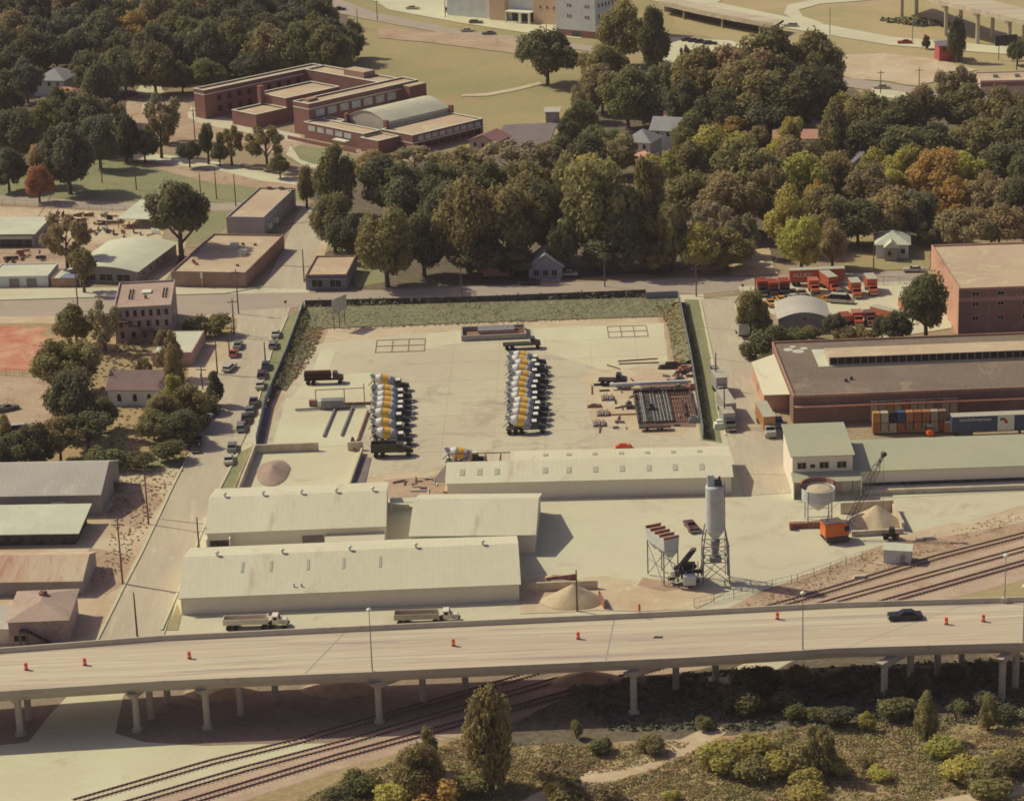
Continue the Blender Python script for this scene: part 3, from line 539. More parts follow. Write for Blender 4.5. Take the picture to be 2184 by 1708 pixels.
# house hidden in the grove, houses in the right wood
HG=B('house','gabled house half hidden by oaks across the road from the yard','house',(1128,596),-4,8.4,10,3.4,gmat('dark_siding',A(140,136,132),A(120,116,112)),SHB,'gy',3,.6,wins=[('n',3,.8,7.6,.9,1.5,1.2)])
MB().box(.4,8,-2.4,0,0,.3).box(.5,.7,-2.3,-2.1,.3,2.6).box(7.6,7.8,-2.3,-2.1,.3,2.6).obj('porch',STW,HG)
B('house','pink walled house half hidden under the oaks left of the gabled house','house',(1030,590),-4,7.6,8,3.2,PNK,gmat('orange_roof',A(196,150,118),A(184,136,106)),'gx',1.8,.4)
for lab,a,an,w_,d_,h_,rf,wl,rt,rs in [
 ('two storey blue grey hip roofed house in the wood',(1330,345),-25,8.5,9.5,6.2,SHB,WSD,'hip',3),
 ('wide grey gabled house in the wood behind the blue grey one',(1388,318),-20,11,9,6,SHB,WSD,'gx',3),
 ('white walled house with orange roof behind the grey gabled one',(1415,290),-12,9,8,5.2,gmat('orange_roof',A(190,140,112),A(176,128,100)),WSD,'gx',1.6),
 ('little pink roofed porch house beside the blue grey house',(1352,352),-25,5,5,2.8,gmat('orange_roof',A(190,140,112),A(176,128,100)),WSD,'hip',1.2),
 ('long red tiled roof house deep in the right wood',(1650,318),-8,13,8,3.2,gmat('salmon_roof',A(176,130,100),A(160,114,88)),WSD,'gx',1.8),
 ('dark steep gabled house in the right wood',(1815,380),10,8,8,4,gmat('dark_shingle',A(104,96,98),A(94,86,88)),gmat('blue_siding',A(130,146,146),A(116,130,132)),'gy',3.2),
 ('house with an orange brown roof right of the dark gabled house',(1872,362),-3,9,8,3.4,gmat('tan_shingle',A(178,128,92),A(164,116,84)),WSD,'gx',1.8),
 ('dark brown cabin roof under trees in the upper right wood',(2125,285),10,6,7,3.6,SHG,STW,'gy',2.6),
 ('low orange roofed hut behind the trees right of the grove',(1640,500),0,6,5,2.6,gmat('orange_roof',A(190,140,112),A(176,128,100)),STW,'hip',1.2),
 ('grey roofed two storey house among the trees at upper left',(75,205),-14,11,14,5.5,SHB,WSD,'hip',3.2),
 ('white fronted house below the grey roofed one at upper left',(110,225),-14,9,6,4.2,gmat('tan_shingle',A(178,128,92),A(164,116,84)),WSD,'hip',1.6),
 ('red barn with flat roof near the elevated highway',(2003,132),4,7.5,7,5.4,gmat('dark_shingle',A(104,96,98),A(94,86,88)),gmat('barn_red',A(160,72,60),A(140,62,54)),'shed',.3),
 ('small brown roofed brick house right of the school',(1002,322),-28,9.2,9,3.4,gmat('brown_roof',A(140,96,84),A(128,86,76)),STW,'gy',1.8),
 ('grey shed at the corner of the paved court',(1164,262),-4,4.2,5,3.4,GYR,STW,'shed',.3),
]:
    hh=B('house',lab,'barn' if 'barn' in lab else 'shed' if ('shed' in lab or 'hut' in lab) else 'house',a,an,w_,d_,h_,wl,rf,rt,rs,.5,wins=[('n',3,.6,w_-.6,h_-1.9,1.2,.9)] if 'shed' not in lab else ())
SM=B('store','low tan roofed store with a red canopy at the upper right edge','building',(2090,205),-3,24,14,5,gmat('pinkish_wall',A(196,170,140),A(184,156,130)),TAN,'flat',par=.4);MB().box(0,24,-.8,0,3.2,4.6).obj('canopy',RED,SM)
for u in (5,12): MB().box(u,u+1.5,6,7.4,4.6,5.6).obj('rooftop_unit',STEEL,SM)
# ---------------------------------------------------------------- school
SO=Vector((-100.5,833.1,0));SC_=thing('school','sprawling red brick school with arched gymnasium roof beside the dry field','school',SO,R_(-46))
def blk(x0,x1,y0,y1,h,rf=TAN,par=.5,wl=RED,band=None):
    W=MB().box(x0,x1,y0,y1,0,h-par);W.obj('wall',wl,SC_);p=.35
    MB().box(x0,x1,y0,y0+p,h-par,h).box(x0,x1,y1-p,y1,h-par,h).box(x0,x0+p,y0+p,y1-p,h-par,h).box(x1-p,x1,y0+p,y1-p,h-par,h).obj('parapet',wl,SC_)
    q=.45;z=h
    MB().box(x0-.1,x1+.1,y0-.1,y0+q,z,z+.12).box(x0-.1,x1+.1,y1-q,y1+.1,z,z+.12).box(x0-.1,x0+q,y0+q,y1-q,z,z+.12).box(x1-q,x1+.1,y0+q,y1-q,z,z+.12).obj('coping',WHT,SC_)
    MB().box(x0+p,x1-p,y0+p,y1-p,h-par,h-par+.05).obj('roof',rf,SC_)
    if band: MB().box(x0-.06,x1+.06,y0-.06,y0,band,band+.3).box(x0-.06,x0,y0,y1,band,band+.3).box(x1,x1+.06,y0,y1,band,band+.3).obj('stone_band',WHT,SC_)
def swin(f,c,a,b_,z,hh,n,ww,mat=None):
    for i in range(n):
        u=a+(b_-a)*(i+.5)/n;m_=MB()
        if f=='x': m_.box(c,c+.1,u-ww/2,u+ww/2,z,z+hh)
        elif f=='-x': m_.box(c-.1,c,u-ww/2,u+ww/2,z,z+hh)
        else: m_.box(u-ww/2,u+ww/2,c-.1,c,z,z+hh)
        m_.obj('window',mat or SWG,SC_)
SWG=cmat('school_window',A(176,176,156),.5,0,.4,.6)
blk(0,5.4,0,51,9.5,band=7.9);blk(5.4,45,43,51.5,9.5,band=None);blk(45,52.6,4.6,51.5,10.2,band=8.4)
MB().box(52.66,56.5,44,51.4,0,9.6).obj('wall',RED,SC_);MB().box(52.66,56.5,44,51.4,9.6,9.7).obj('roof',TAN,SC_)
blk(15.5,30,14,37,7.6);blk(18.4,30.5,.8,13.9,4.6);MB().box(17.2,19,12.6,14.2,0,10.2).box(17.1,19.1,12.5,14.3,10.2,10.4).obj('chimney',RED,SC_)
swin('x',52.66,6.5,42,5.7,2.3,7,3.6);swin('x',52.66,6.5,14,2,2,2,3.2);swin('x',5.4,4,42,5.2,1.8,9,1.5,GLASS);swin('x',5.4,4,42,1.8,1.8,9,1.5,GLASS)
MB().box(22,32,46,51,9.05,11).obj('roof_house',BRN,SC_);MB().box(22,32,46,51,11,11.1).obj('roof_house_top',TAN,SC_)
blk(53,81.3,2,8.8,5.0,par=.3);blk(53,62,8.8,12,5.0,par=.3);blk(81.3,95.6,9.2,39,5.2,par=.4,band=2.6);blk(76,85.8,-.4,8.8,5.0,par=.3) if False else None
swin('-y',2,54.5,76,2.6,1.6,5,3.2);swin('x',95.66,11,38,3.2,1.4,9,2.3);swin('x',95.66,11,38,.8,1.4,9,2.3,GLASS)
blk(81.4,89.5,.5,9.1,4.2,par=.3);blk(86,92,4,9.1,3.0,par=.2) if False else None
MB().box(70,76,-1.2,.8,2.2,2.5).obj('entrance_canopy',WHT,SC_);MB().box(50,82,-2.6,-2.2,0,1.1).obj('retaining_wall',RED,SC_)
# gym with barrel roof
n_=12;x0,x1=62.8,80.6;arc=[(x0+(x1-x0)*i/n_,6.6+2.6*math.sin(math.pi*i/n_)) for i in range(n_+1)]
MB().prism([(x0,0),(x1,0)]+arc[::-1],12.2,38.5,'y').obj('gym_wall',gmat('gym_wall',A(176,170,140),A(160,152,128)),SC_)
MB().prism([(a,b+.2) for a,b in arc]+[(a,b+.02) for a,b in arc][::-1],11.9,38.8,'y').obj('gym_roof',gmat('gym_roof',A(184,180,142),A(170,166,134),s=.1),SC_)
MB().box(61.9,63.2,11,12.1,4,7.4).box(80.3,81.8,11,12.1,4,7.6).box(80.3,81.8,38.6,39.6,4,7.6).obj('gym_pier',RED,SC_)
for u in (5,): MB().box(46,48.5,8,12,9.75,10.6).obj('roof_hatch',BRN,SC_)
# ---------------------------------------------------------------- big white building, top
BW=thing('hospital','large white block with small paired windows and a brick base, top of view','building',G(1187,76),R_(-36))
MB().box(0,17.5,0,16,0,2.6).obj('base',RED,BW);MB().box(-.05,17.55,-.05,16,2.6,30).obj('wall',WSD,BW)
for z in (7.2,11.2,15.2,19.2):
    for u in (5,13): 
        for k in (0,1.2): MB().box(u+k,u+k+.7,-.12,-.05,z,z+1.1).obj('window',RUST,BW)
    for v in range(6): MB().box(17.55,17.62,2+v*2.3,2.9+v*2.3,z,z+1.5).obj('window',GLASS,BW)
MB().box(7,11,-.1,0,.1,2).obj('garage_door',DARK,BW)
BT=thing('hospital_wing','long white wing with tan stair towers and dark entrance porch, top left','building',G(948,36),R_(-33))
for a,b_,y_,m_ in ((0,21,2,WSD),(21.05,28,0,gmat('tan_wall',A(190,160,120),A(176,146,110))),(28.05,41,2.5,WSD),(41.05,54,0,gmat('tan_wall',A(190,160,120),A(176,146,110)))):
    MB().box(a,b_,y_,y_+16,0,26).obj('wall',m_,BT)
MB().box(30,41,-3,2.4,4.3,4.7).obj('porch_roof',WHT,BT);each(MB().box(30,30.4,-2.8,-2.4,0,4.3).box(36,37,-2.8,-2,0,4.3).box(40.3,41,-2.8,-2,0,4.3),'porch_column',WHT,BT);MB().box(29.9,40.8,2.4,2.49,0,4.2).obj('entrance',GLASS,BT)
for z in (6,10,14): 
    for u in (44,47,50): MB().box(u,u+.8,-.08,0,z,z+1.2).obj('window',RUST,BT)
# ---------------------------------------------------------------- bridge
BRG=thing('highway_bridge','long concrete highway overpass crossing the foreground with traffic barrels','bridge',(0,0,0))
st=[(-260,1492,1406),(0,1474,1380.5),(340,1452,1354),(743,1434.5,1334.5),(1231,1412.5,1311.5),(1463,1402,1300.5),(1781,1382,1283.5),(2184,1370,1271.5),(2440,1364,1265)]
def ztop(x): return 9.0+1.0*x/2184
def brp(x,y,z): return G(x,y,z)
near=[brp(x,a,ztop(x)+.0) for x,a,b_ in st];far=[brp(x,b_,ztop(x)+.0) for x,a,b_ in st]
def ext(prof,pts,ins,name,mat,par):   # profile (offset inward, dz) swept along pts
    b=MB();rows=[]
    for p,q in zip(pts,ins):
        d=(q-p);d.z=0;d.normalize();rows.append([p+d*o+Vector((0,0,z)) for o,z in prof])
    n=len(prof);vs=[v for r in rows for v in r];fs=[]
    for k in range(len(rows)-1):
        for i in range(n): fs.append((k*n+i,k*n+(i+1)%n,(k+1)*n+(i+1)%n,(k+1)*n+i))
    fs+=[tuple(range(n)),tuple(range((len(rows)-1)*n,len(rows)*n))]
    return b.add(vs,fs).obj(name,mat,par)
ext([(0,0),(.3,0),(.5,-.85),(0,-.85)],near,far,'parapet',CONC,BRG);ext([(0,0),(.3,0),(.5,-.85),(0,-.85)],far,near,'parapet',CONC,BRG)
DECK=gmat('bridge_deck',A(180,168,130),A(166,150,119),A(146,128,108),s=.3,t=(.5,.66),fs=.8,fine=.07,stretch=(.035,1,1))
b=MB();rows=[]
for p,q in zip(near,far):
    d=(q-p);d.z=0;d.normalize();rows.append([p+d*.1+Vector((0,0,-.86)),q-d*.1+Vector((0,0,-.86)),q-d*.1+Vector((0,0,-1.15)),p+d*.1+Vector((0,0,-1.15))])
vs=[v for r in rows for v in r];fs=[]
for k in range(len(rows)-1):
    for i in range(4): fs.append((k*4+i,k*4+(i+1)%4,(k+1)*4+(i+1)%4,(k+1)*4+i))
b.add(vs,fs).obj('deck',DECK,BRG)
for f_ in (.06,.28,.5,.72,.94):
    pts=[p.lerp(q,f_)+Vector((0,0,-1.16)) for p,q in zip(near,far)]
    ext([(-.22,0),(.22,0),(.22,-.9),(-.22,-.9)],pts,far if f_<.9 else [p+(p-q) for p,q in zip(pts,near)],'girder',CONC,BRG)
def deckpt(px,t):    # px along, t 0 near .. 1 far, on the deck surface
    for k in range(len(st)-1):
        if st[k][0]<=px<=st[k+1][0]:
            u=(px-st[k][0])/(st[k+1][0]-st[k][0]);p=near[k].lerp(near[k+1],u);q=far[k].lerp(far[k+1],u);return p.lerp(q,t)+Vector((0,0,-.86))
LINE=cmat('lane_paint',A(190,184,148),.8)
for t in (.1,.9): 
    b=MB()
    for px in range(-240,2400,40):
        p,q=deckpt(px,t),deckpt(px+40,t);v=Vector((0,.07,0));z=Vector((0,0,.004));b.add([p-v+z,q-v+z,q+v+z,p+v+z],[(0,1,2,3)])
    b.obj('edge_line',LINE,BRG)
for t in (.3,.5,.7):
    for px in range(-200,2400,150):
        p,q=deckpt(px,t),deckpt(px+38,t);v=Vector((0,.07,0));z=Vector((0,0,.004));MB().add([p-v+z,q-v+z,q+v+z,p+v+z],[(0,1,2,3)]).obj('lane_dash',LINE,BRG)
b=MB()
for xa,xb in ((1780,2060),(640,735),(1290,1310)):
    p,q=deckpt(xa,.03),deckpt(xb,.97);v=Vector((.12,0,.0));z=Vector((0,0,.006));b.add([p-v+z,p+v+z,q+v+z,q-v+z],[(0,1,2,3)])
b.obj('expansion_joint',gmat('deck_joint',A(146,132,116),A(138,126,112)),BRG)
bents=[[(43,1572),(62,1535)],[(293,1562),(323,1533),(358,1500)],[(442,1559),(514,1527),(588,1494)],[(809,1549),(903,1498),(993,1472)],[(1353,1528),(1442,1470),(1526,1450)],[(1887,1508),(1941,1477),(1999,1443),(2050,1413)],[(2139,1501),(2165,1472)]]
for bt in bents:
    ps=[G(*p) for p in bt]
    # bend the row so that every column stands under the deck
    yn,yf=near[0].y+2,far[0].y-2
    ztp=ztop(bt[0][0])-2.08
    qs=[]
    for p in ps:
        y=min(max(p.y,370.8),388.5);qs.append(Vector((p.x,y,0)));MB().tube((p.x,y,-1),(p.x,y,ztp-1.0),.55,.55,14).obj('column',CONC,BRG)
    MB().tube((qs[0].x,qs[0].y,-.5),(qs[0].x,qs[0].y,.5),.9,.9,12).obj('footing',CONC,BRG)
    d=(qs[-1]-qs[0]).normalized();a=qs[0]-d*1.6;c=qs[-1]+d*1.6;n=Vector((-d.y,d.x,0))*.65
    MB().hexa([v+Vector((0,0,ztp-1)) for v in (a+d*.9-n,c-d*.9-n,c-d*.9+n,a+d*.9+n)],[v+Vector((0,0,ztp+.0)) for v in (a-n,c-n,c+n,a+n)]).obj('cap_beam',CONC,BRG)
def lamp(px,t,h,lab,out=0):
    p=deckpt(px,t);o=thing('street_lamp',lab,'street lamp',p,0,'lamp posts on the highway bridge')
    MB().tube((0,0,0),(0,0,h),.11,.06,8).obj('pole',STEEL,o);MB().box(-.5,.5,-.35,.35,0,.9).obj('base',CONC,o)
    MB().lathe((0,0,h),[(.1,0),(.42,.12),(.42,.4),(.15,.6)],12).obj('lamp_head',WHT,o)
lamp(794,.012,11,'tall lamp post at the middle of the near parapet of the bridge');lamp(1712,.012,10.2,'tall lamp post on near parapet, left of the dark car');lamp(2143,.985,8.,'lamp post on the far parapet near the right edge of the bridge');lamp(2182,.012,10,'lamp post on the near parapet at the very right edge')
# barrels
ORG=cmat('barrel_orange',A(205,84,48),.6,0,.1)
def barrel():
    o=thing('traffic_barrel','orange traffic barrel','traffic barrel');MB().lathe((0,0,0),[(.33,0),(.33,.08)],12).obj('base',RUBBER,o)
    MB().lathe((0,0,.08),[(.3,0),(.26,.9),(.22,1.0)],12).obj('drum',ORG,o);MB().lathe((0,0,.45),[(.285,0),(.28,.12)],12,cap=False).obj('band',WHT,o);return o
bb=barrel();BL=[(56,1423),(181,1413),(404,1399),(967,1372),(1233,1357),(1658,1315),(2018,1326),(2097,1320)]
names=['leftmost orange traffic barrel on the bridge deck','second orange barrel from the left on the bridge','third orange barrel from the left, left of centre on the bridge','orange barrel on the bridge below the dump trailers','orange barrel on the bridge below the sand pile','orange barrel near the far parapet beside the right lamp post','orange barrel just right of the dark car','rightmost orange traffic barrel on the bridge']
for i,((x,y),nm) in enumerate(zip(BL,names)):
    g=G(x,y+5,ztop(x)-.86)
    if i==0: o=bb;o.location=g;o['label']=nm;o['group']='traffic barrels on the bridge';bb.scale=(1.05,1.05,1.1)
    else: copytree(bb,g,0,nm,'traffic barrels on the bridge')
o=thing('road_sign','orange marker post standing on the far bridge parapet','sign',deckpt(1364,.99));MB().tube((0,0,.8),(0,0,2.2),.05).obj('post',STEEL,o);MB().box(-.18,.18,-.06,0,1.2,2.4).obj('panel',ORG,o)
tag(MB().hexa([(-.8,-.3,0),(.7,-.4,0),(.9,.3,0),(-.6,.4,0)],[(-.6,-.2,.12),(.6,-.3,.2),(.7,.2,.1),(-.4,.3,.15)]).obj('road_debris',DARK),'dark flat piece of debris on the bridge deck','debris').location=G(1403,1359,ztop(1403)-.86)
# ---------------------------------------------------------------- vehicles
CHR=cmat('chrome_grey',A(150,148,132),.35,.6,0);TYR=RUBBER
ZV=.17   # height of the paved sheets
def wheels(t,xs,y,r,wd=.24,mat=TYR,nm='wheel'):
    for x in xs:
        for s in (-1,1):
            MB().tube((x,s*y-wd/2,r),(x,s*y+wd/2,r),r,r,10).obj(nm,mat,t)
def car(kind,label='car'):
    t=thing('parked_car',label,'car',(0,0,-50));L={'sedan':5.3,'wagon':5.4,'pickup':5.3,'small':4.3,'van':5}[kind];h=L/2;W=.93
    body=[(-h,.32),(-h-.02,.72),(-h+.15,.9),(-.2*h,.95),(.35*h,.93),(h-.1,.84),(h,.68),(h-.02,.32)]
    b=MB();n=len(body)
    for y,k in ((-W,1),(W,1)): pass
    b.add([(x,-W*(.96 if z>.8 else 1),z) for x,z in body]+[(x,W*(.96 if z>.8 else 1),z) for x,z in body],[tuple(range(n)),tuple(range(2*n-1,n-1,-1))]+[(i,i+n,(i+1)%n+n,(i+1)%n) for i in range(n)])
    b.obj('body',PAINT,t)
    c={'sedan':(-1.75,-1.15,.35,1.05),'wagon':(-2.45,-2.2,.35,1.05),'pickup':(-.55,-.35,.55,1.1),'small':(-1.75,-1.0,.2,.85),'van':(-2.4,-2.3,1.1,1.9)}[kind]
    top=1.38 if kind!='van' else 1.95
    G_=MB().hexa([(c[0],-.86,.9),(c[3],-.86,.9),(c[3],.86,.9),(c[0],.86,.9)],[(c[1],-.7,top-.04),(c[2],-.7,top-.04),(c[2],.7,top-.04),(c[1],.7,top-.04)]);G_.obj('windows',GLASS,t)
    MB().hexa([(c[1]-.04,-.72,top-.04),(c[2]+.04,-.72,top-.04),(c[2]+.04,.72,top-.04),(c[1]-.04,.72,top-.04)],[(c[1]+.06,-.64,top+.03),(c[2]-.06,-.64,top+.03),(c[2]-.06,.64,top+.03),(c[1]+.06,.64,top+.03)]).obj('roof',PAINT,t)
    if kind=='pickup': MB().box(-h+.12,-.75,-.75,.75,.9,.93).obj('bed_floor',DARK,t);MB().box(-h+.05,-.65,-.92,-.8,.9,1.12).box(-h+.05,-.65,.8,.92,.9,1.12).obj('bed_side',PAINT,t)
    MB().box(h-.02,h+.12,-.9,.9,.36,.56).box(-h-.12,-h+.0,-.9,.9,.36,.56).obj('bumper',CHR,t)
    for s in (-1,1): MB().box(h-.02,h+.03,s*.62-.16,s*.62+.16,.6,.74).obj('headlight',WHT,t)
    wheels(t,(-h+1.05,h-1.0),.8,.33);return t
CARS={k:car(k) for k in ('sedan','wagon','pickup','small','van')}
USED=set()
def put(proto,key,x,y,rz,label,cat=None,group=None,color=None,parts=('body','roof','bed_side'),z=None,sc_=None,name=None,anchor_z=0):
    g=G(x,y,(ZV if z is None else z)+anchor_z);g.z-=anchor_z
    if key not in USED:
        USED.add(key);o=proto;kids(o)
        for ch in kids(o): kids(ch)
        o.location=g;o.rotation_euler=(0,0,rz);o['label']=label
        if group:o['group']=group
        if sc_:o.scale=sc_
        if color:
            for ch in kids(o):
                if ch.name.split('.')[0] in parts: ch.color=color
    else: o=copytree(proto,g,rz,label,group,sc_,color,parts)
    if cat:o['category']=cat
    return o
cw=(.52,.51,.42,1);cg=(.2,.21,.19,1);cdk=(.04,.042,.05,1);cbl=(.03,.04,.08,1);cmr=(.07,.03,.04,1);crd=(.45,.05,.03,1);cgn=(.16,.2,.17,1);ctn=(.3,.26,.18,1)
cars=[(588,716,'sedan',cw,92,'white sedan parked on the right side of side street, farthest up'),
(582,739,'wagon',cg,92,'grey white wagon parked right behind the farthest white sedan'),
(567,784,'sedan',cbl,92,'dark blue sedan parked beside the green verge of side street'),
(558,802,'wagon',cmr,92,'dark maroon wagon parked behind the dark blue sedan'),
(555,825,'sedan',cw,92,'white grey sedan parked behind the dark maroon wagon'),
(541,862,'pickup',cdk,93,'dark pickup in the middle of the right hand row on side street'),
(533,880,'sedan',cgn,93,'pale green grey sedan parked behind the dark pickup'),
(524,896,'sedan',cmr,93,'dark maroon sedan in the shadow of the street trees'),
(514,914,'wagon',cg,93,'grey wagon parked at the end of the four car row in the tree shadow'),
(495,958,'sedan',cgn,93,'grey green sedan parked beside the bin wall, second from last'),
(488,984,'sedan',cw,93,'white sedan parked last in the right hand row near the warehouse'),
(508,740,'sedan',cg,88,'silver car at the left kerb beside a bright red car'),
(499,758,'small',crd,88,'bright red car parked on the left side of the side street'),
(490,788,'wagon',cw,75,'white wagon standing out from the left kerb behind the red car'),
(459,880,'sedan',cdk,85,'black car in tree shade at the left kerb'),
(438,896,'pickup',cw,72,'white pickup parked under the trees beside the church'),
(424,940,'sedan',cg,92,'grey sedan parked at the left kerb below the church trees'),
(418,958,'sedan',cdk,92,'dark grey sedan parked last at the left kerb'),
(403,892,'van',cw,60,'small white car top showing between the church trees'),
(14,874,'pickup',cg,30,'grey pickup on the dirt lot at the left edge'),
(44,922,'van',cw,10,'white van at the bottom of the dirt lot'),(20,934,'sedan',ctn,20,'tan car partly hidden by bushes on the dirt lot'),
(1210,588,'sedan',cw,170,'white car parked under the oaks beside the gabled house'),
(1130,606,'sedan',cdk,175,'dark car in the tree shade on the road before the gabled house'),
(1949,579,'sedan',cw,175,'white car with dark sides parked above the road by the cottage'),
(1015,50,'wagon',cgn,-12,'dark green wagon parked by the porch of the white wing'),(998,68,'sedan',cw,-10,'white sedan driving on the road behind the field'),(1043,74,'sedan',cg,170,'grey sedan on the road behind the field, right of the white one'),
(724,22,'sedan',cdk,-12,'dark car on the far road above the wood'),(880,20,'sedan',cw,-12,'white car with dark roof in far parking lot'),(962,26,'van',cw,-12,'white van parked before the white wing'),
(1686,57,'wagon',cw,168,'white station wagon driving down the highway ramp'),(1930,93,'sedan',crd,172,'red car on the far highway'),(1880,189,'sedan',cw,172,'white car on the road beside the dry lot'),
(1468,88,'sedan',cdk,-10,'dark car in the far lot, first of the row'),(1482,90,'sedan',cmr,-10,'dark red car in the far lot row, second'),(1496,92,'sedan',cdk,-10,'dark car in the far lot, third of the row'),(1514,95,'sedan',cmr,-10,'brownish car parked apart at the right end of far lot'),(1487,113,'sedan',cgn,-12,'green grey car alone in the lower part of far lot'),
(1100,38,'pickup',cdk,-80,'dark pickup half under the porch of the white wing')]
for x,y,k,c,rz,lab in cars:
    o=put(CARS[k],k,x,y,R_(rz),lab,'van' if k=='van' else 'pickup truck' if k=='pickup' else 'car','cars parked along the side street' if 480<x<600 and y>600 else None,c)
cc=put(CARS['sedan'],'sedan',1930,1319,R_(180),'dark blue black car driving on the bridge deck','car',None,(.02,.025,.035,1),z=ztop(1930)-.86,sc_=(1.05,1.05,1.05));cc.name='moving_car'
o=put(CARS['pickup'],'pickup',1474,1127,R_(100),'small rusty brown vehicle parked left of the tall silo','pickup truck',None,(.12,.05,.035,1));o=put(CARS['sedan'],'sedan',2134,1030,R_(5),'dark car parked before the green roofed loading dock','car',None,cdk)
put(CARS['pickup'],'pickup',1838,1028,R_(0),'grey pickup under the canopy of the green roofed office','pickup truck',None,cg);put(CARS['sedan'],'sedan',1870,1029,R_(0),'dark car behind the crane boom by the loading dock','car',None,cdk)
# concrete mixers
MXW=cmat('drum_white',A(200,196,170),.45,0,.1);MXO=cmat('drum_orange',A(222,162,58),.45,0,.1);MXG=cmat('drum_grey',A(152,154,148),.6,0,.25);CAB=cmat('cab_dark_green',(.02,.035,.034,1),.4,0,.2)
def mixer():
    t=thing('mixer_truck','x','mixer truck',(0,0,-50))
    MB().box(-4,4.1,-.45,.45,.75,1.05).obj('chassis',DARK,t)
    MB().prism([(2.75,1.0),(2.75,1.75),(4.15,1.6),(4.3,1.45),(4.3,.8)],-.55,.55,'y').obj('hood',CAB,t)
    MB().prism([(1.35,1),(1.35,2.45),(1.5,2.6),(2.45,2.6),(2.75,1.85),(2.75,1)],-1.0,1.0,'y').obj('cab',CAB,t)
    MB().box(1.42,2.42,-.85,.85,2.6,2.68).obj('cab_roof',MXW,t);MB().hexa([(2.54,-.85,1.95),(2.79,-.85,1.9),(2.79,.85,1.9),(2.54,.85,1.95)],[(2.44,-.8,2.5),(2.52,-.8,2.5),(2.52,.8,2.5),(2.44,.8,2.5)]).obj('windscreen',GLASS,t)
    for s in (-1,1): MB().prism([(3.0,.75),(3.1,1.15),(3.5,1.25),(3.95,1.15),(4.1,.75)],s*.95-.3,s*.95+.3,'y').obj('fender',CAB,t)
    MB().box(4.28,4.45,-1.15,1.15,.5,.85).obj('bumper',MXG,t);MB().tube((1.2,.95,1),(1.2,.95,3.1),.08).obj('exhaust_pipe',STEEL,t)
    a=Vector((-3.25,0,3.05));e=Vector((1.15,0,2.2));d=(e-a);L=d.length;ax=d.normalized()
    MB().lathe(a,[(.55,0),(.8,.35),(1.1,1.1),(1.2,1.7)],18,ax).obj('drum',MXW,t,smooth=True)
    MB().lathe(a,[(1.21,1.7),(1.24,2.2),(1.23,3.1)],18,ax,cap=False).obj('drum_band',MXO,t,smooth=True);MB().lathe(a,[(1.22,3.1),(1.05,3.8),(.7,4.3),(.25,L)],18,ax).obj('drum_head',MXG,t,smooth=True)
    MB().box(.7,1.15,-.7,.7,1.05,2.6).obj('drum_stand',MXG,t);MB().tube((-3.1,-.8,1),(-3.3,-.5,2.7),.09).tube((-3.1,.8,1),(-3.3,.5,2.7),.09).box(-3.4,-3.2,-.8,.8,2.3,2.5).obj('rear_frame',DARK,t)
    MB().lathe((-3.55,0,3.0),[(.25,-.1),(.62,.75)],10,cap=False).obj('hopper',MXG,t);MB().hexa([(-4.6,-.3,1.35),(-3.4,-.22,2.5),(-3.4,.22,2.5),(-4.6,.3,1.35)],[(-4.65,-.34,1.5),(-3.4,-.3,2.75),(-3.4,.3,2.75),(-4.65,.34,1.5)]).obj('chute',STEEL,t)
    MB().tube((-.6,-1.15,1.55),(.7,-1.15,1.55),.28,n=10).obj('water_tank',MXG,t)
    MB().box(-3.9,-.9,-1.22,-.7,1.12,1.2).box(-3.9,-.9,.7,1.22,1.12,1.2).obj('fender',DARK,t)
    wheels(t,(-3.3,-2.0),.98,.52,.5);wheels(t,(-.75,),.98,.5,.45);wheels(t,(3.55,),1.0,.52,.32);return t
MX=mixer();DZ=2.6
def side(n,tot): return f'{ORD[n]} from the far end'
Ly=[811,833,846,858,869,884,905,925];Lx=[824,829,829,829,828,825,826,829]
for i,(x,y) in enumerate(zip(Lx,Ly)):
    g=G(x+6,y,DZ);o=put(MX,'mx',x,y,0,f'mixer truck with orange banded drum, {ORD[i]} from the far end of the left row','mixer truck','mixer trucks in the left row');o.location=(g.x,g.y,ZV);o.rotation_euler[2]=R_(random.uniform(-3,2))
Ry=[761,770,779,790,803,815,826,839,850,860,872,884,899]
for i,y in enumerate(Ry):
    g=G(1124,y,DZ);o=put(MX,'mx',0,900,0,f'mixer truck with pale orange drum, {ORD[i]} from the far end of the right row','mixer truck','mixer trucks in the right row');o.location=(g.x,g.y,ZV);o.rotation_euler[2]=R_(random.uniform(-3,3));o.location.x+=random.uniform(-.5,.5)
g=G(992,968,2.6);o=put(MX,'mx',0,900,0,'lone mixer truck standing behind the long cream shed','mixer truck');o.location=(g.x,g.y,ZV)
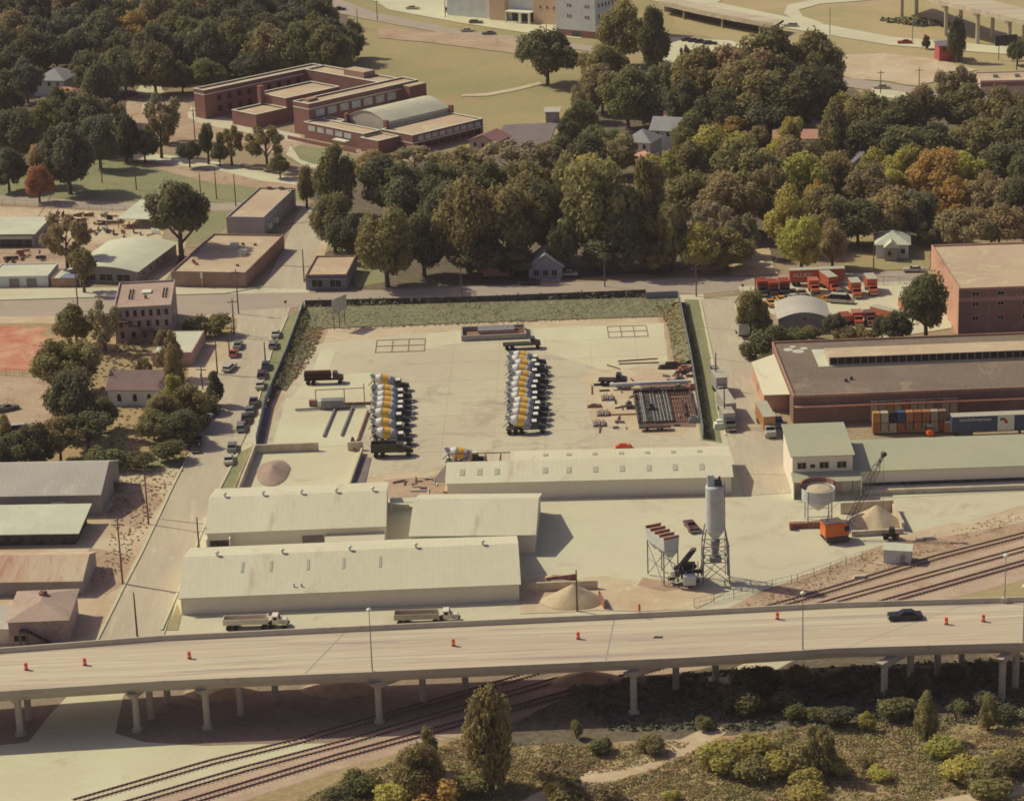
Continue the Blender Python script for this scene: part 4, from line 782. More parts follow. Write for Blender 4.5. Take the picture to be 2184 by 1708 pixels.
# dump trucks
def dump(col,semi=False,cabc=None):
    t=thing('dump_truck','x','dump truck',(0,0,-50));x0,x1=(-6.2,2.2) if semi else (-4,1.3);cx=4.2 if semi else 2.6
    MB().box(x0,cx+2,-.45,.45,.85,1.15).obj('chassis',DARK,t)
    b=MB();z0,z1,W=1.2,(2.35 if semi else 2.9),1.2
    b.box(x0,x1,-W,-W+.12,z0,z1).box(x0,x1,W-.12,W,z0,z1).box(x0,x0+.12,-W+.12,W-.12,z0,z1).box(x1-.12,x1,-W+.12,W-.12,z0,z1+.25).box(x0+.12,x1-.12,-W+.12,W-.12,z0,z0+.1)
    for k in range(5):
        u=x0+.6+k*(x1-x0-1.2)/4;b.box(u-.06,u+.06,-W-.07,-W,z0,z1)
    b.obj('dump_body',MATT,t,color=col);MB().box(x0+.12,x1-.12,-W+.12,W-.12,z0+.1,z0+.16).obj('bed_lining',RUST,t)
    MB().prism([(cx-1.2,1),(cx-1.2,2.75),(cx-.1,2.75),(cx+.2,2),(cx+.2,1)],-1.05,1.05,'y').obj('cab',PAINT,t,color=cabc or col)
    MB().hexa([(cx-.02,-.9,2.05),(cx+.23,-.9,2.0),(cx+.23,.9,2.0),(cx-.02,.9,2.05)],[(cx-.12,-.85,2.6),(cx-.04,-.85,2.6),(cx-.04,.85,2.6),(cx-.12,.85,2.6)]).obj('windscreen',GLASS,t);MB().box(cx-.95,cx-.3,-1.1,-1.05,1.95,2.5).obj('side_window',GLASS,t)
    MB().prism([(cx+.2,1),(cx+.2,1.95),(cx+1.5,1.8),(cx+1.7,1.6),(cx+1.7,.8)],-.7,.7,'y').obj('hood',PAINT,t,color=cabc or col)
    MB().box(cx+1.7,cx+1.85,-1.1,1.1,.5,.85).obj('bumper',CHR,t);MB().prism([(cx+.5,.8),(cx+.65,1.2),(cx+1.35,1.2),(cx+1.5,.8)],-1.15,1.15,'y').obj('fender',PAINT,t,color=cabc or col)
    wheels(t,(x0+1,x0+2.3),.98,.52,.5)
    if semi: wheels(t,(1.4,2.7),.98,.52,.5)
    wheels(t,(cx+1.,),.98,.52,.3)
    return t
DT=dump((.82,.78,.62,1),True);put(DT,'dt',548,1338,R_(0),'white semi truck with long open dump trailer, left of the two below the warehouse','dump truck','dump trailers parked below the warehouse',z=0,sc_=(.92,.9,.86))
put(DT,'dt',912,1327,R_(0),'white semi truck with dark open dump trailer, right of the two below the warehouse','dump truck','dump trailers parked below the warehouse',z=0,color=(.6,.56,.43,1),parts=('dump_body',),sc_=(.92,.9,.86))
D2=dump((.10,.09,.075,1),False,(.03,.04,.04,1));put(D2,'d2',834,972,0,'dark dump truck at the near end of the left mixer row','dump truck')
def flat(lab,x,y,rz,L,col,cab=True,cat='truck',tank=False,name='flatbed_truck'):
    t=thing(name,lab,cat,G(x,y,ZV),R_(rz));h=L/2
    MB().box(-h,h,-.45,.45,.75,1.0).obj('chassis',DARK,t)
    if tank: MB().lathe((-h,0,2.0),[(.3,0),(.95,.15),(1,.3),(1,L*.68),(.95,L*.7),(.3,L*.72)],14,Vector((1,0,0))).obj('tank',MATT,t,color=col)
    else: MB().box(-h,h-(2.2 if cab else 0),-1.2,1.2,1.05,1.3).obj('bed',MATT,t,color=col)
    if cab:
        MB().prism([(h-2.1,1),(h-2.1,2.6),(h-1.1,2.6),(h-.8,1.8),(h+.2,1.6),(h+.3,.8)],-1,1,'y').obj('cab',PAINT,t,color=col);MB().box(h-1.9,h-1.2,-1.05,-1,1.8,2.4).obj('side_window',GLASS,t)
    wheels(t,(-h+.9,-h+2.1),.95,.5,.4);
    if cab: wheels(t,(h-.5,),.95,.5,.3)
    return t
flat('dark brown tank truck near the left wall of the yard',690,817,0,8.5,(.06,.025,.02,1),tank=True,name='tank_truck')
flat('dark low trailer with white wheel cover at the top end of right row',1112,743,2,8.4,(.05,.045,.04,1))
flat('dark machinery truck by the pale pipe beam in the yard',1306,820,-8,6,(.035,.03,.03,1))
def boxtruck(label,x,y,rz,L,hh,col,cabc=None,cab=True,roofc=(.5,.5,.4,1),txt=None,tc=None,group=None,z=ZV,name='box_truck',cat='truck'):
    t=thing(name,label,cat,G(x,y,z),R_(rz),group);h=L/2;x1=h-(2.3 if cab else 0)
    MB().box(-h,x1,-1.22,1.22,1.1,1.1+hh).obj('cargo_box',PAINT,t,color=col);MB().box(-h-.03,x1+.03,-1.25,1.25,1.1+hh,1.18+hh).obj('roof',MATT,t,color=roofc)
    MB().box(-h+.2,h-.3,-.4,.4,.7,1.08).obj('chassis',DARK,t)
    if cab:
        c=cabc or col
        MB().prism([(x1+.1,.7),(x1+.1,2.3),(x1+1.2,2.3),(x1+1.5,1.65),(h,1.5),(h,.6)],-1.0,1.0,'y').obj('cab',PAINT,t,color=c);MB().hexa([(x1+1.27,-.85,1.68),(x1+1.56,-.85,1.62),(x1+1.56,.85,1.62),(x1+1.27,.85,1.68)],[(x1+1.1,-.8,2.22),(x1+1.24,-.8,2.22),(x1+1.24,.8,2.22),(x1+1.1,.8,2.22)]).obj('windscreen',GLASS,t)
        MB().box(h,h+.12,-1,1,.5,.8).obj('bumper',CHR,t);wheels(t,(h-.8,),.9,.45,.3)
    else:
        MB().box(h-2.6,h-2.4,-.9,.9,.0,1.1).obj('landing_leg',DARK,t)
    wheels(t,(-h+1.1,-h+2.2) if L>8 else (-h+1.4,),.92,.48,.4)
    if txt:
        for s,(u,sz,face) in ((txt,tc),): 
            cu=bpy.data.curves.new('lettering','FONT');cu.body=s;cu.size=sz;cu.extrude=.012;cu.align_x='LEFT';ob=bpy.data.objects.new('tmp',cu);COL.objects.link(ob)
            me=bpy.data.meshes.new_from_object(ob.evaluated_get(bpy.context.evaluated_depsgraph_get()));bpy.data.objects.remove(ob);me.name='lettering';me.materials.clear();me.materials.append(WHT)
            l=bpy.data.objects.new('lettering',me);COL.objects.link(l);l.parent=t;l.rotation_euler=(R_(90),0,0);l.location=(-h+u,-1.24,1.1+face);l.scale=(1.15,1,1)
    return t
orr=(.50,.13,.07,1)
boxtruck('long orange red trailer with white lettering at the back of the rental yard',1742,606,1,13.6,2.9,orr,cab=False,txt='ALLIED',tc=(.7,1.35,1.25),name='semi_trailer',cat='trailer')
for i,(x,y) in enumerate([(1625,627),(1649,630),(1673,627)]):
    boxtruck(['leftmost of three orange red trucks in the rental yard','middle of three orange red trucks in the rental yard','right of three orange red trucks in the rental yard'][i],x,y,-88,6.2,2.2,(.34,.055,.03,1),(.05,.04,.045,1),roofc=(.32,.06,.035,1),group='orange trucks in the rental yard')
boxtruck('white roofed orange trailer standing end on below the long trailer',1770,618,-76,9,2.7,orr,cab=True,group='orange trucks in the rental yard')
boxtruck('orange tractor truck left of the white roofed trailer',1736,624,-88,5.8,2.0,(.55,.14,.06,1),roofc=(.5,.16,.1,1),group='orange trucks in the rental yard')
boxtruck('orange box truck with white roof, left of the pair on the right',1824,630,-88,7,2.4,orr,group='orange trucks in the rental yard');boxtruck('orange box truck with white roof, right of the pair on the right',1858,623,-88,7.6,2.6,orr,group='orange trucks in the rental yard')
boxtruck('white and orange truck beside the big tree in the rental yard',1932,668,-85,6,2.2,orr,group='orange trucks in the rental yard')
boxtruck('orange truck facing the hedge in the lower rental yard',1829,691,-88,5.4,1.7,(.55,.12,.06,1),roofc=(.45,.2,.15,1),group='orange trucks in the rental yard');boxtruck('maroon grey truck right of the orange one in lower rental yard',1856,692,-86,5,1.8,(.2,.08,.07,1),roofc=(.2,.1,.09,1),group='orange trucks in the rental yard')
boxtruck('orange dump bed trailer at the left end of the lower truck row',1803,690,-80,4,1.2,(.5,.12,.07,1),cab=False,roofc=(.3,.08,.05,1),name='small_trailer',cat='trailer')
boxtruck('long trailer with orange edge lying diagonally by the hedge',1893,683,-50,9,1.6,(.6,.18,.08,1),cab=False,roofc=(.5,.5,.38,1),name='semi_trailer',cat='trailer')
yel=(.62,.30,.03,1)
for x,y,k,c,rz,lab in [(1644,650,'pickup',yel,-85,'yellow pickup at the left front of the rental yard'),(1668,644,'sedan',yel,-80,'small yellow car right of the yellow pickup'),(1692,640,'sedan',cw,-85,'white car between yellow cars in the rental yard'),(1720,641,'small',cdk,-80,'dark car in the middle of the rental yard'),(1692,630,'sedan',cg,-85,'grey car behind the white one in the rental yard'),(1762,642,'pickup',yel,-30,'yellow truck with flat bed below the white roofed trailer'),(1795,646,'van',cw,-20,'large white and grey boat like van in the rental yard'),(1790,630,'sedan',cg,-80,'pale car right of the white roofed trailer'),(1808,708,'small',cw,20,'white car by the hedge in the lower rental yard'),(1742,634,'small',(.1,.07,.05,1),-80,'brown car beside the orange tractor truck'),(1712,630,'small',ctn,-85,'tan forklift sized car below the long orange trailer')]:
    put(CARS[k],k,x,y,R_(rz),lab,'van' if k=='van' else 'pickup truck' if k=='pickup' else 'car','cars in the rental yard',c,sc_=(1.15,1.15,1.2) if 'boat' in lab else None)
gw=(.46,.46,.4,1)
boxtruck('white box truck, farthest of three parked along the right street',1536,838,-83,8.2,2.9,gw,(.4,.4,.36,1),group='white trucks on the right street')
boxtruck('white semi trailer, middle of three parked along the right street',1549,884,-84,9.5,2.9,gw,cab=False,group='white trucks on the right street',name='semi_trailer',cat='trailer')
boxtruck('white box truck with grey cab, nearest of three along the right street',1553,911,-84,7,2.3,gw,(.12,.12,.12,1),group='white trucks on the right street')
put(CARS['wagon'],'wagon',1526,797,R_(-85),'black and white striped looking car at the head of the parked trucks','car',None,(.3,.3,.27,1));put(CARS['sedan'],'sedan',1530,806,R_(-85),'pale car parked directly behind the white box truck','car',None,cw)
boxtruck('semi truck with white roof and orange side beside brick warehouse',1634,915,-86,12.5,2.9,(.5,.26,.1,1),(.5,.5,.42,1),name='semi_truck')
boxtruck('small white trailer in the shade of trees at right street kerb',1582,715,-86,6.5,2.4,gw,cab=False,name='small_trailer',cat='trailer')
put(CARS['pickup'],'pickup',1660,905,R_(-88),'pickup with blue front under the lean to roof','pickup truck',None,(.05,.1,.2,1))
# blue moving van trailer and stacked household crates
BV=boxtruck('long blue and white moving van trailer in front of the dark roofed warehouse',2114,926,.8,16.6,3.3,(.045,.085,.15,1),cab=False,txt='northAmerican',tc=(1.5,.92,2.35),roofc=(.5,.5,.4,1),name='semi_trailer',cat='trailer')
MB().box(1.0,4.4,-1.235,-1.222,1.15,4.38).obj('white_panel',WHT,BV);MB().prism([(2.0,3.9),(2.5,3.9),(3.2,3.0),(2.8,2.6),(2.4,2.9)],-1.25,-1.237,'y').obj('red_stripe',cmat('red_mark',A(170,60,50)),BV)
MB().prism([(1.5,3.2),(2.3,3.5),(2.3,3.8),(1.5,3.9)],-1.25,-1.237,'y').obj('blue_mark',cmat('blue_mark',A(50,70,110)),BV)
MB().box(-6.9,-4,-1.245,-1.0,.25,1.12).obj('axle_skirt',DARK,BV)
pal=[(.42,.19,.08,1),(.46,.22,.1,1),(.38,.16,.08,1),(.05,.1,.2,1),(.03,.03,.05,1),(.42,.38,.3,1),(.5,.46,.34,1),(.3,.2,.14,1),(.5,.28,.1,1)]
pn=['orange brown','orange','russet','blue','black','grey','cream','brown','light orange']
seq=[[0,5,6,2,7,1,5,6,2],[8,6,4,3,1,2,0,5,7]];cn=0
for j,row in enumerate(seq):
    for i,c in enumerate(row):
        g=G(1868+i*17.6,925-.6*i,0);o=thing('moving_crate',f'{pn[c]} wooden moving crate, {["lower","upper"][j]} row of the near stack, {ORD[i]} from the left','crate',(g.x,g.y,.3+j*2.25),R_(.8),'stacked moving crates')
        MB().box(-.72,.72,-.75,.75,0,2.15).obj('crate_box',MATT,o,color=pal[c]);b=MB()
        for u in (-.7,0,.7): b.box(u-.05,u+.05,-.79,-.75,0,2.15)
        b.box(-.74,.74,-.8,-.75,0,.1).box(-.74,.74,-.8,-.75,2.05,2.15).obj('crate_batten',MATT,o,color=tuple(v*.8 for v in pal[c][:3]))
for i in range(11):
    g=G(1866+i*17,905-.7*i,0);c=[6,5,8,6,0,6,6,5,7,6,6][i];o=thing('moving_crate',f'{pn[c]} crate in the back row behind the near stack, {ORD[i]} from left','crate',(g.x,g.y+2,.3),R_(.8),'stacked moving crates');MB().box(-.72,.72,-.75,.75,0,4.3).obj('crate_box',MATT,o,color=pal[c]);MB().box(-.76,.76,-.79,.79,4.3,4.4).obj('crate_lid',MATT,o,color=pal[6])
g=G(2020,924);o=thing('moving_crate','single tall orange crate standing between the stack and the blue trailer','crate',(g.x,g.y,.3),0,'stacked moving crates');MB().box(-.6,.6,-.6,.6,0,2.2).obj('crate_box',MATT,o,color=pal[8]);MB().box(-.64,.64,-.64,.64,2.2,2.28).obj('crate_lid',MATT,o,color=pal[6])
g=G(1981,930);o=thing('forklift','bright orange forklift before the stacked crates','forklift',(g.x,g.y,.2),R_(100));MB().prism([(-1.3,.3),(-1.3,1.3),(-.6,1.4),(-.4,.9),(.9,.9),(.9,.3)],-.6,.6,'y').obj('body',PAINT,o,color=(.8,.16,.03,1));MB().box(.95,1.1,-.5,-.4,.1,3).box(.95,1.1,.4,.5,.1,3).obj('mast',DARK,o);MB().box(-.9,.6,-.55,.55,2.1,2.18).tube((-.8,-.5,1.2),(-.8,-.5,2.1),.04).tube((.5,-.5,.9),(.5,-.5,2.1),.04).tube((-.8,.5,1.2),(-.8,.5,2.1),.04).tube((.5,.5,.9),(.5,.5,2.1),.04).obj('guard',DARK,o);wheels(o,(-.9,.6),.55,.32,.2)
# ---------------------------------------------------------------- batching plant
PL=cmat('plant_paint',A(178,180,162),.55,.1,.2);PLD=cmat('plant_steel',A(120,116,106),.6,.2,.3)
si=thing('cement_silo','tall pale grey cement silo on a braced steel frame','silo',G(1526,1236,.3))
MB().lathe((0,0,9.4),[(.3,-1.9),(1.65,0),(1.65,8.2)],28).obj('tank',PL,si,smooth=False);MB().lathe((0,0,17.6),[(1.66,0),(1.5,.25),(.5,.4)],28).obj('tank_top',PL,si)
MB().box(-1.3,-.1,-.5,.6,17.9,19.9).obj('dust_collector',PL,si);MB().box(-.1,1.2,-.6,.7,17.9,18.8).tube((.7,0,18.6),(.9,0,19.5),.2).obj('top_machinery',DARK,si)
b=MB()
for sx_ in (-1,1):
    for sy in (-1,1):
        b.tube((sx_*2.35,sy*1.9,0),(sx_*2.2,sy*1.8,7),.13);b.tube((sx_*2.2,sy*1.8,7),(sx_*1.65,sy*1.4,10.2),.11)
each(b,'leg',PLD,si)
b=MB()
for z0,z1 in ((.3,4),(4,7)):
    for p,q in (((-2.3,-1.85),(2.3,-1.85)),((2.3,-1.85),(2.3,1.85)),((2.3,1.85),(-2.3,1.85)),((-2.3,1.85),(-2.3,-1.85))):
        b.tube((*p,z1),(*q,z1),.1);b.tube((*p,z0),(*q,z1),.07);b.tube((*q,z0),(*p,z1),.07)
b.obj('brace',PLD,si);MB().tube((0,0,4.5),(0,0,7.6),.5,.9,12).box(-1,1,-1,1,3.6,4.5).obj('weigh_hopper',PLD,si);b=MB()
for k in range(2): b.tube((1.75,-.3+k*.6,1),(1.75,-.3+k*.6,18.5),.05)
b.obj('ladder',STEEL,si)
ab=thing('aggregate_bin','open aggregate bin with four rust edged compartments on steel legs','bin',G(1414,1232,.3),R_(-66))
MB().hexa([(-3.4,-1.4,6.4),(3.4,-1.4,6.4),(3.4,1.4,6.4),(-3.4,1.4,6.4)],[(-3.5,-1.5,8.6),(3.5,-1.5,8.6),(3.5,1.5,8.6),(-3.5,1.5,8.6)]).obj('bin_box',PL,ab)
for i in range(4):
    x=-3.3+i*1.72;MB().box(x,x+1.35,-1.3,1.3,8.6,8.68).obj('compartment',cmat('sand_fill',A(178,140,104),.9),ab)
b=MB()
for i in range(5): b.box(-3.5+i*1.7,-3.3+i*1.7,-1.5,1.5,8.68,9.1)
each(b,'divider',RUST,ab)
for i in range(3):
    x=-2.4+i*2.4;MB().hexa([(x-.4,-.4,4.9),(x+.4,-.4,4.9),(x+.4,.4,4.9),(x-.4,.4,4.9)],[(x-1.1,-1.3,6.4),(x+1.1,-1.3,6.4),(x+1.1,1.3,6.4),(x-1.1,1.3,6.4)]).obj('bin_cone',PL,ab)
b=MB()
for x in (-3.1,3.1):
    for y in (-1.4,1.4): b.tube((x,y,0),(x,y,6.5),.12)
each(b,'leg',PLD,ab);b=MB()
for y in (-1.4,1.4): b.tube((-3.1,y,0),(3.1,y,6),.07).tube((3.1,y,0),(-3.1,y,6),.07).tube((-3.1,y,3),(3.1,y,3),.08)
b.obj('brace',PLD,ab)
cv=thing('conveyor','dark inclined conveyor and mixing machinery between bin and silo','machinery',G(1462,1240,.3))
MB().hexa([(-3.2,-1.2,.8),(-2.2,-1.2,.8),(-2.2,.2,.8),(-3.2,.2,.8)],[(1.2,-.6,6.2),(2,-.6,6.2),(2,.6,6.2),(1.2,.6,6.2)]).obj('belt',DARK,cv)
b=MB();random.seed(3)
for i in range(14):
    x,y,z=random.uniform(-3,2.6),random.uniform(-1.8,2.2),random.uniform(0,2.6);s=random.uniform(.3,.9);b.box(x-s,x+s,y-s*.7,y+s*.7,z,z+s*1.2)
b.obj('machine_block',DARK,cv)
b=MB()
for i in range(9):
    x,y=random.uniform(-3.4,3),random.uniform(-2,2);b.tube((x,y,0),(x+random.uniform(-2,2),y+random.uniform(-1,1),random.uniform(2.5,4.8)),.08)
b.obj('strut',PLD,cv);MB().box(-.6,1.6,-3.6,-2.2,.7,2.3).box(-.6,1.6,-3.6,-2.2,2.3,2.4).obj('control_cabin',WSD,cv);MB().tube((-2.5,-2.2,2),(-2.5,-2.2,3.1),.5,.5,12).obj('white_drum',WHT,cv)
hp=thing('storage_hopper','round pale hopper full of sand on four legs with a rusty rim','hopper',G(1745,1112,.3))
MB().lathe((0,0,0),[(.25,2.3),(3.0,4.5),(3.1,4.55),(3.1,6.8),(2.95,6.8),(2.9,6.4)],28,cap=False).obj('bowl',PL,hp);MB().lathe((0,0,0),[(2.92,6.2),(2.2,6.7),(.1,7.1)],20,cap=False).obj('sand',gmat('sand',A(182,166,126),A(174,156,116),s=.5),hp)
b=MB();n_=20
for i in range(n_):
    a0=2*math.pi*i/n_;a1=2*math.pi*(i+1)/n_
    if .1<a0<3.0: b.hexa([(3.1*math.cos(a0),3.1*math.sin(a0),6.8),(3.1*math.cos(a1),3.1*math.sin(a1),6.8),(3.5*math.cos(a1),3.5*math.sin(a1),6.8),(3.5*math.cos(a0),3.5*math.sin(a0),6.8)],[(3.1*math.cos(a0),3.1*math.sin(a0),7.7),(3.1*math.cos(a1),3.1*math.sin(a1),7.7),(3.5*math.cos(a1),3.5*math.sin(a1),7.6),(3.5*math.cos(a0),3.5*math.sin(a0),7.6)])
b.obj('rim_board',RUST,hp)
for a_ in (45,135,225,315):
    MB().tube((3.15*math.cos(R_(a_)),3.15*math.sin(R_(a_)),0),(3.15*math.cos(R_(a_)),3.15*math.sin(R_(a_)),6.9),.14).obj('leg',PL,hp)
each(MB().tube((-2.2,-2.2,1.8),(2.2,-2.2,1.8),.1).tube((-2.2,2.2,1.8),(2.2,2.2,1.8),.1),'cross_beam',PL,hp)
tg=tag(MB().box(-3.4,3.4,-.6,.5,0,1.0).box(-3.4,-2.8,-1.4,-.6,0,1.3).obj('timber_wall',RUST),'low rust brown timber wall at the foot of the round hopper','wall');tg.location=G(1722,1124,.1)
cr=thing('crawler_crane','orange crawler crane with a long dark lattice boom','crane',G(1781,1150,.3),R_(12))
MB().prism([(-2.4,1.1),(-2.4,3.6),(1.2,3.6),(2.2,2.8),(2.2,1.1)],-1.5,1.5,'y').obj('body',PAINT,cr,color=(.72,.16,.03,1));MB().box(-2.45,1.1,-1.45,1.45,3.6,3.75).obj('roof',MATT,cr,color=(.16,.13,.12,1));MB().box(1.3,2.25,-1.55,-1.48,2,3).obj('window',GLASS,cr)
for s in (-1,1): MB().prism([(-2.4,.5),(-2,.05),(2,.05),(2.4,.5),(2,1),(-2,1)],s*1.4-.35,s*1.4+.35,'y').obj('track',DARK,cr)
tip=G(1885,968,15.5)-cr.location;ca_=math.cos(-R_(12));sa_=math.sin(-R_(12));tip=Vector((tip.x*ca_-tip.y*sa_,tip.x*sa_+tip.y*ca_,tip.z));base=Vector((2.0,0,1.8));d=tip-base;nb=16
b=MB();px_=d.cross(Vector((0,0,1))).normalized();py_=px_.cross(d).normalized()
def bpt(t,i): wd=.5*(1 if .1<t<.85 else .35);a_=[(-1,-1),(1,-1),(1,1),(-1,1)][i];return base+d*t+px_*a_[0]*wd+py_*a_[1]*wd
for i in range(4):
    for k in range(nb):
        b.tube(bpt(k/nb,i),bpt((k+1)/nb,i),.06,n=4);b.tube(bpt(k/nb,i),bpt((k+1)/nb,(i+1)%4),.035,n=4)
b.obj('boom',DARK,cr);MB().tube(tip-px_*.4,tip+px_*.4,.45,n=10).obj('sheave',DARK,cr);MB().tube((-1.6,0,3.7),(-1.2,0,5.4),.1).tube((-1.2,0,5.4),tip,.035,n=4).tube(tip,tip-Vector((0,0,11)),.03,n=4).obj('cable',DARK,cr)
SAND=gmat('sand_pile',A(182,164,122),A(172,150,110),A(160,138,102),s=.3,fs=1.5,fine=.15)
def pile(label,x,y,rx,ry,h,mat=SAND,seed=0,name='sand_pile'):
    g=G(x,y);b=MB();n=28;m_=9;vs=[];fs=[]
    for k in range(m_+1):
        t=k/m_
        for i in range(n):
            a=2*math.pi*i/n;r=t*(1+.18*noise.noise(Vector((math.cos(a)*1.3+seed,math.sin(a)*1.3,0))));zz=h*(1-t)**.9*(1+.12*noise.noise(Vector((math.cos(a)*2*t+seed,math.sin(a)*2*t,2))))*(1 if k<m_ else 0)
            vs.append((rx*r*math.cos(a),ry*r*math.sin(a),zz))
    for k in range(m_):
        for i in range(n): fs.append((k*n+i,k*n+(i+1)%n,(k+1)*n+(i+1)%n,(k+1)*n+i))
    o=b.add(vs,fs).obj(name,mat,smooth=True);o.location=(g.x,g.y,.22);return tag(o,label,'sand pile')
pile('big pale sand pile against the concrete wall right of the long warehouse',1224,1284,5.6,3.8,3.2);pile('smaller low brown sand heap behind the big pale pile',1180,1240,3.6,2.6,1.2,seed=4)
pile('pale aggregate pile inside the concrete pen by the crane',1868,1115,4.8,4.6,3.4,seed=8);pile('grey brown gravel heap inside the open concrete bin yard',582,1010,3.4,7.5,1.6,gmat('gravel',A(150,128,104),A(136,114,92),s=.4),seed=12)
for x,y,rx,ry,h,lab in [(470,1477,6,4,1.3,'low dirt mound under the bridge left of centre'),(740,1470,7,4,1.4,'dirt mound under the far side of the bridge'),(1250,1452,6,3,1.5,'earth mound beside the tracks under the bridge')]: pile(lab,x,y,rx,ry,h,gDirt,x,'dirt_mound')
def wall(label,pts,h,th=.35,mat=CONC,z=0,name='concrete_wall',cat='wall',group=None):
    P=[G(*p) for p in pts];O=P[0].copy();b=MB()
    for p,q in zip(P[:-1],P[1:]):
        d=(q-p).normalized();n=Vector((-d.y,d.x,0))*th/2;p=p-O;q=q-O;b.hexa([v+Vector((0,0,z)) for v in (p-n,q-n,q+n,p+n)],[v+Vector((0,0,z+h)) for v in (p-n,q-n,q+n,p+n)])
    o=b.obj(name,mat);o.location=O;return tag(o,label,cat,group)
WC=gmat('bin_wall',A(190,178,140),A(170,150,120),s=.3,fs=1,fine=.15)
wall('concrete bin wall behind the big sand pile',[(1122,1262),(1275,1256)],1.7,.4,WC);wall('short wooden brown bin wall behind the smaller sand heap',[(1165,1246),(1228,1238)],1.3,.3,RUST);wall('dark leaning bin end wall right of big sand pile',[(1278,1278),(1290,1300)],1.6,.3,RUST)
wall('left concrete wall of the aggregate bin yard by the side street',[(545,965),(509,1058)],1.9,.4,WC);wall('far wall of the aggregate bin yard with broken end',[(546,967),(680,962)],1.9,.4,WC);wall('short cream bin wall right of the open aggregate yard',[(742,962),(775,960)],1.9,.4,WC);wall('long low wall beside the dark loading ramp',[(772,968),(742,1052)],1.3,.4,WC)
wall('concrete block wall of the aggregate pen, back side',[(1792,1096),(1862,1092),(1905,1090)],2.3,.5,WC);wall('concrete block wall of the aggregate pen, right side',[(1905,1092),(1926,1134)],1.8,.5,WC);wall('low concrete block kerb wall before the aggregate pen',[(1816,1144),(1926,1138)],1.1,.6,WC)
patch('ramp',[(762,975),(792,978),(774,1054),(742,1054)],gAsph,dz=.004);patch('ramp',[(566,870),(580,868),(560,960),(545,960)],gAsph,dz=.004)  # ramp's shadow is put into its dark colour; a like strip follows the fence
wall('long pale conduit beam lying across the yard beside the pipe pit',[(1301,832),(1474,824)],.6,.8,PL,.9,'beam','beam')
sh_=B('shed','small white utility shed with pale roof beside the rail verge','shed',(1884,1202),-14,4.9,3.2,2.7,WSD,WHR,'gx',.5,.25);MB().box(3,3.9,-.06,0,.1,1.9).obj('door',STW,sh_)
# yard clutter
def frame_thing(label,x,y,rz,parts_,name='steel_rack',cat='rack',mat=RUST):
    g=G(x,y,ZV);t=thing(name,label,cat,g,R_(rz))
    for nm,b,m_ in parts_: b.obj(nm,m_ or mat,t)
    return t
g=G(1368,905);t=thing('pipe_rack','pit of parallel dark and grey steel pipes at the right side of the yard','pipe rack',(g.x,g.y,.3));b1,b2,b3=MB(),MB(),MB()
random.seed(5)
for i in range(19):
    x=.3+i*.36;(b1 if i in(0,3,4,5,6,8,10,12,14,16,18) else b2).tube((x,0,.3),(x+random.uniform(-.1,.1),19+random.uniform(-1.5,1),.3),.13,n=6)
b4=MB()
for i in range(16): b4.box(2.6+i*.55,2.85+i*.55,18.2,18.5,0,random.uniform(1,2))
b4.box(-.7,-.4,-.5,19.5,0,.8).box(-.4,11.4,19.5,19.8,0,.8).box(11.4,11.7,-.5,19.5,0,.6).obj('pit_frame',DARK,t)
b1.obj('dark_pipes',DARK,t);b2.obj('grey_pipes',STEEL,t)
for i in range(7): b3.box(-.5,11.2,i*3.1-.06,i*3.1+.06,0,.14)
for i in range(9): b3.box(7.0+i*.52,7.06+i*.52,.2,17,.05,.2)
b3.obj('support_bars',RUST,t);MB().box(9.3,9.7,3,12,.3,.7).obj('beam',DARK,t)
g=G(1404,914);t=thing('low_trailer','dark low trailer lying below the pipe pit','trailer',(g.x-.9,g.y-1.2,.3));MB().box(-3.2,3.4,-.9,.9,.5,.8).obj('bed',DARK,t);MB().box(-3.2,3.4,-.95,-.9,.8,1.1).obj('side_board',RUST,t);wheels(t,(-1.5,1.5),.7,.35,.2)
g=G(1270,783);MBx=[('hoop_pile',(1292,850),'curved dark steel hoops beside grey sheets in the yard'),('mould_stack',(1274,905),'stack of small grey and rust moulds in the yard'),('mould_stack',(1282,883),'group of grey form panels above the small mould stack')]
for nm,(x,y),lab in MBx:
    t=thing(nm,lab,'building material',G(x-10,y,ZV))
    for k in range(5): MB().box(k*.55,k*.55+.4,-1.6,1.6,0,.3+.15*(k%3)).obj('panel',[STEEL,RUST,PLD][k%3],t)
for x,y,rz,L,lab in [(1360,768,6,9,'long rusty angle beam lying in the upper right of the yard'),(1362,775,0,9,'second rusty beam just below the upper right one'),(1308,783,-48,4,'thin dark rod lying on the yard slab'),(1318,895,80,5,'rusty upright frame beam beside the small moulds'),(1279,916,85,4,'thin pipe lying left of the moulds'),(1262,832,88,6,'rusty rack leaning near the dark machinery truck'),(1344,884,-2,12,'cable line lying along the yard to the pipe pit')]:
    g=G(x,y,ZV);o=MB().box(-L/2,L/2,-.13,.13,0,.2).obj('steel_beam',RUST);o.location=g;o.rotation_euler=(0,0,R_(rz));tag(o,lab,'beam')
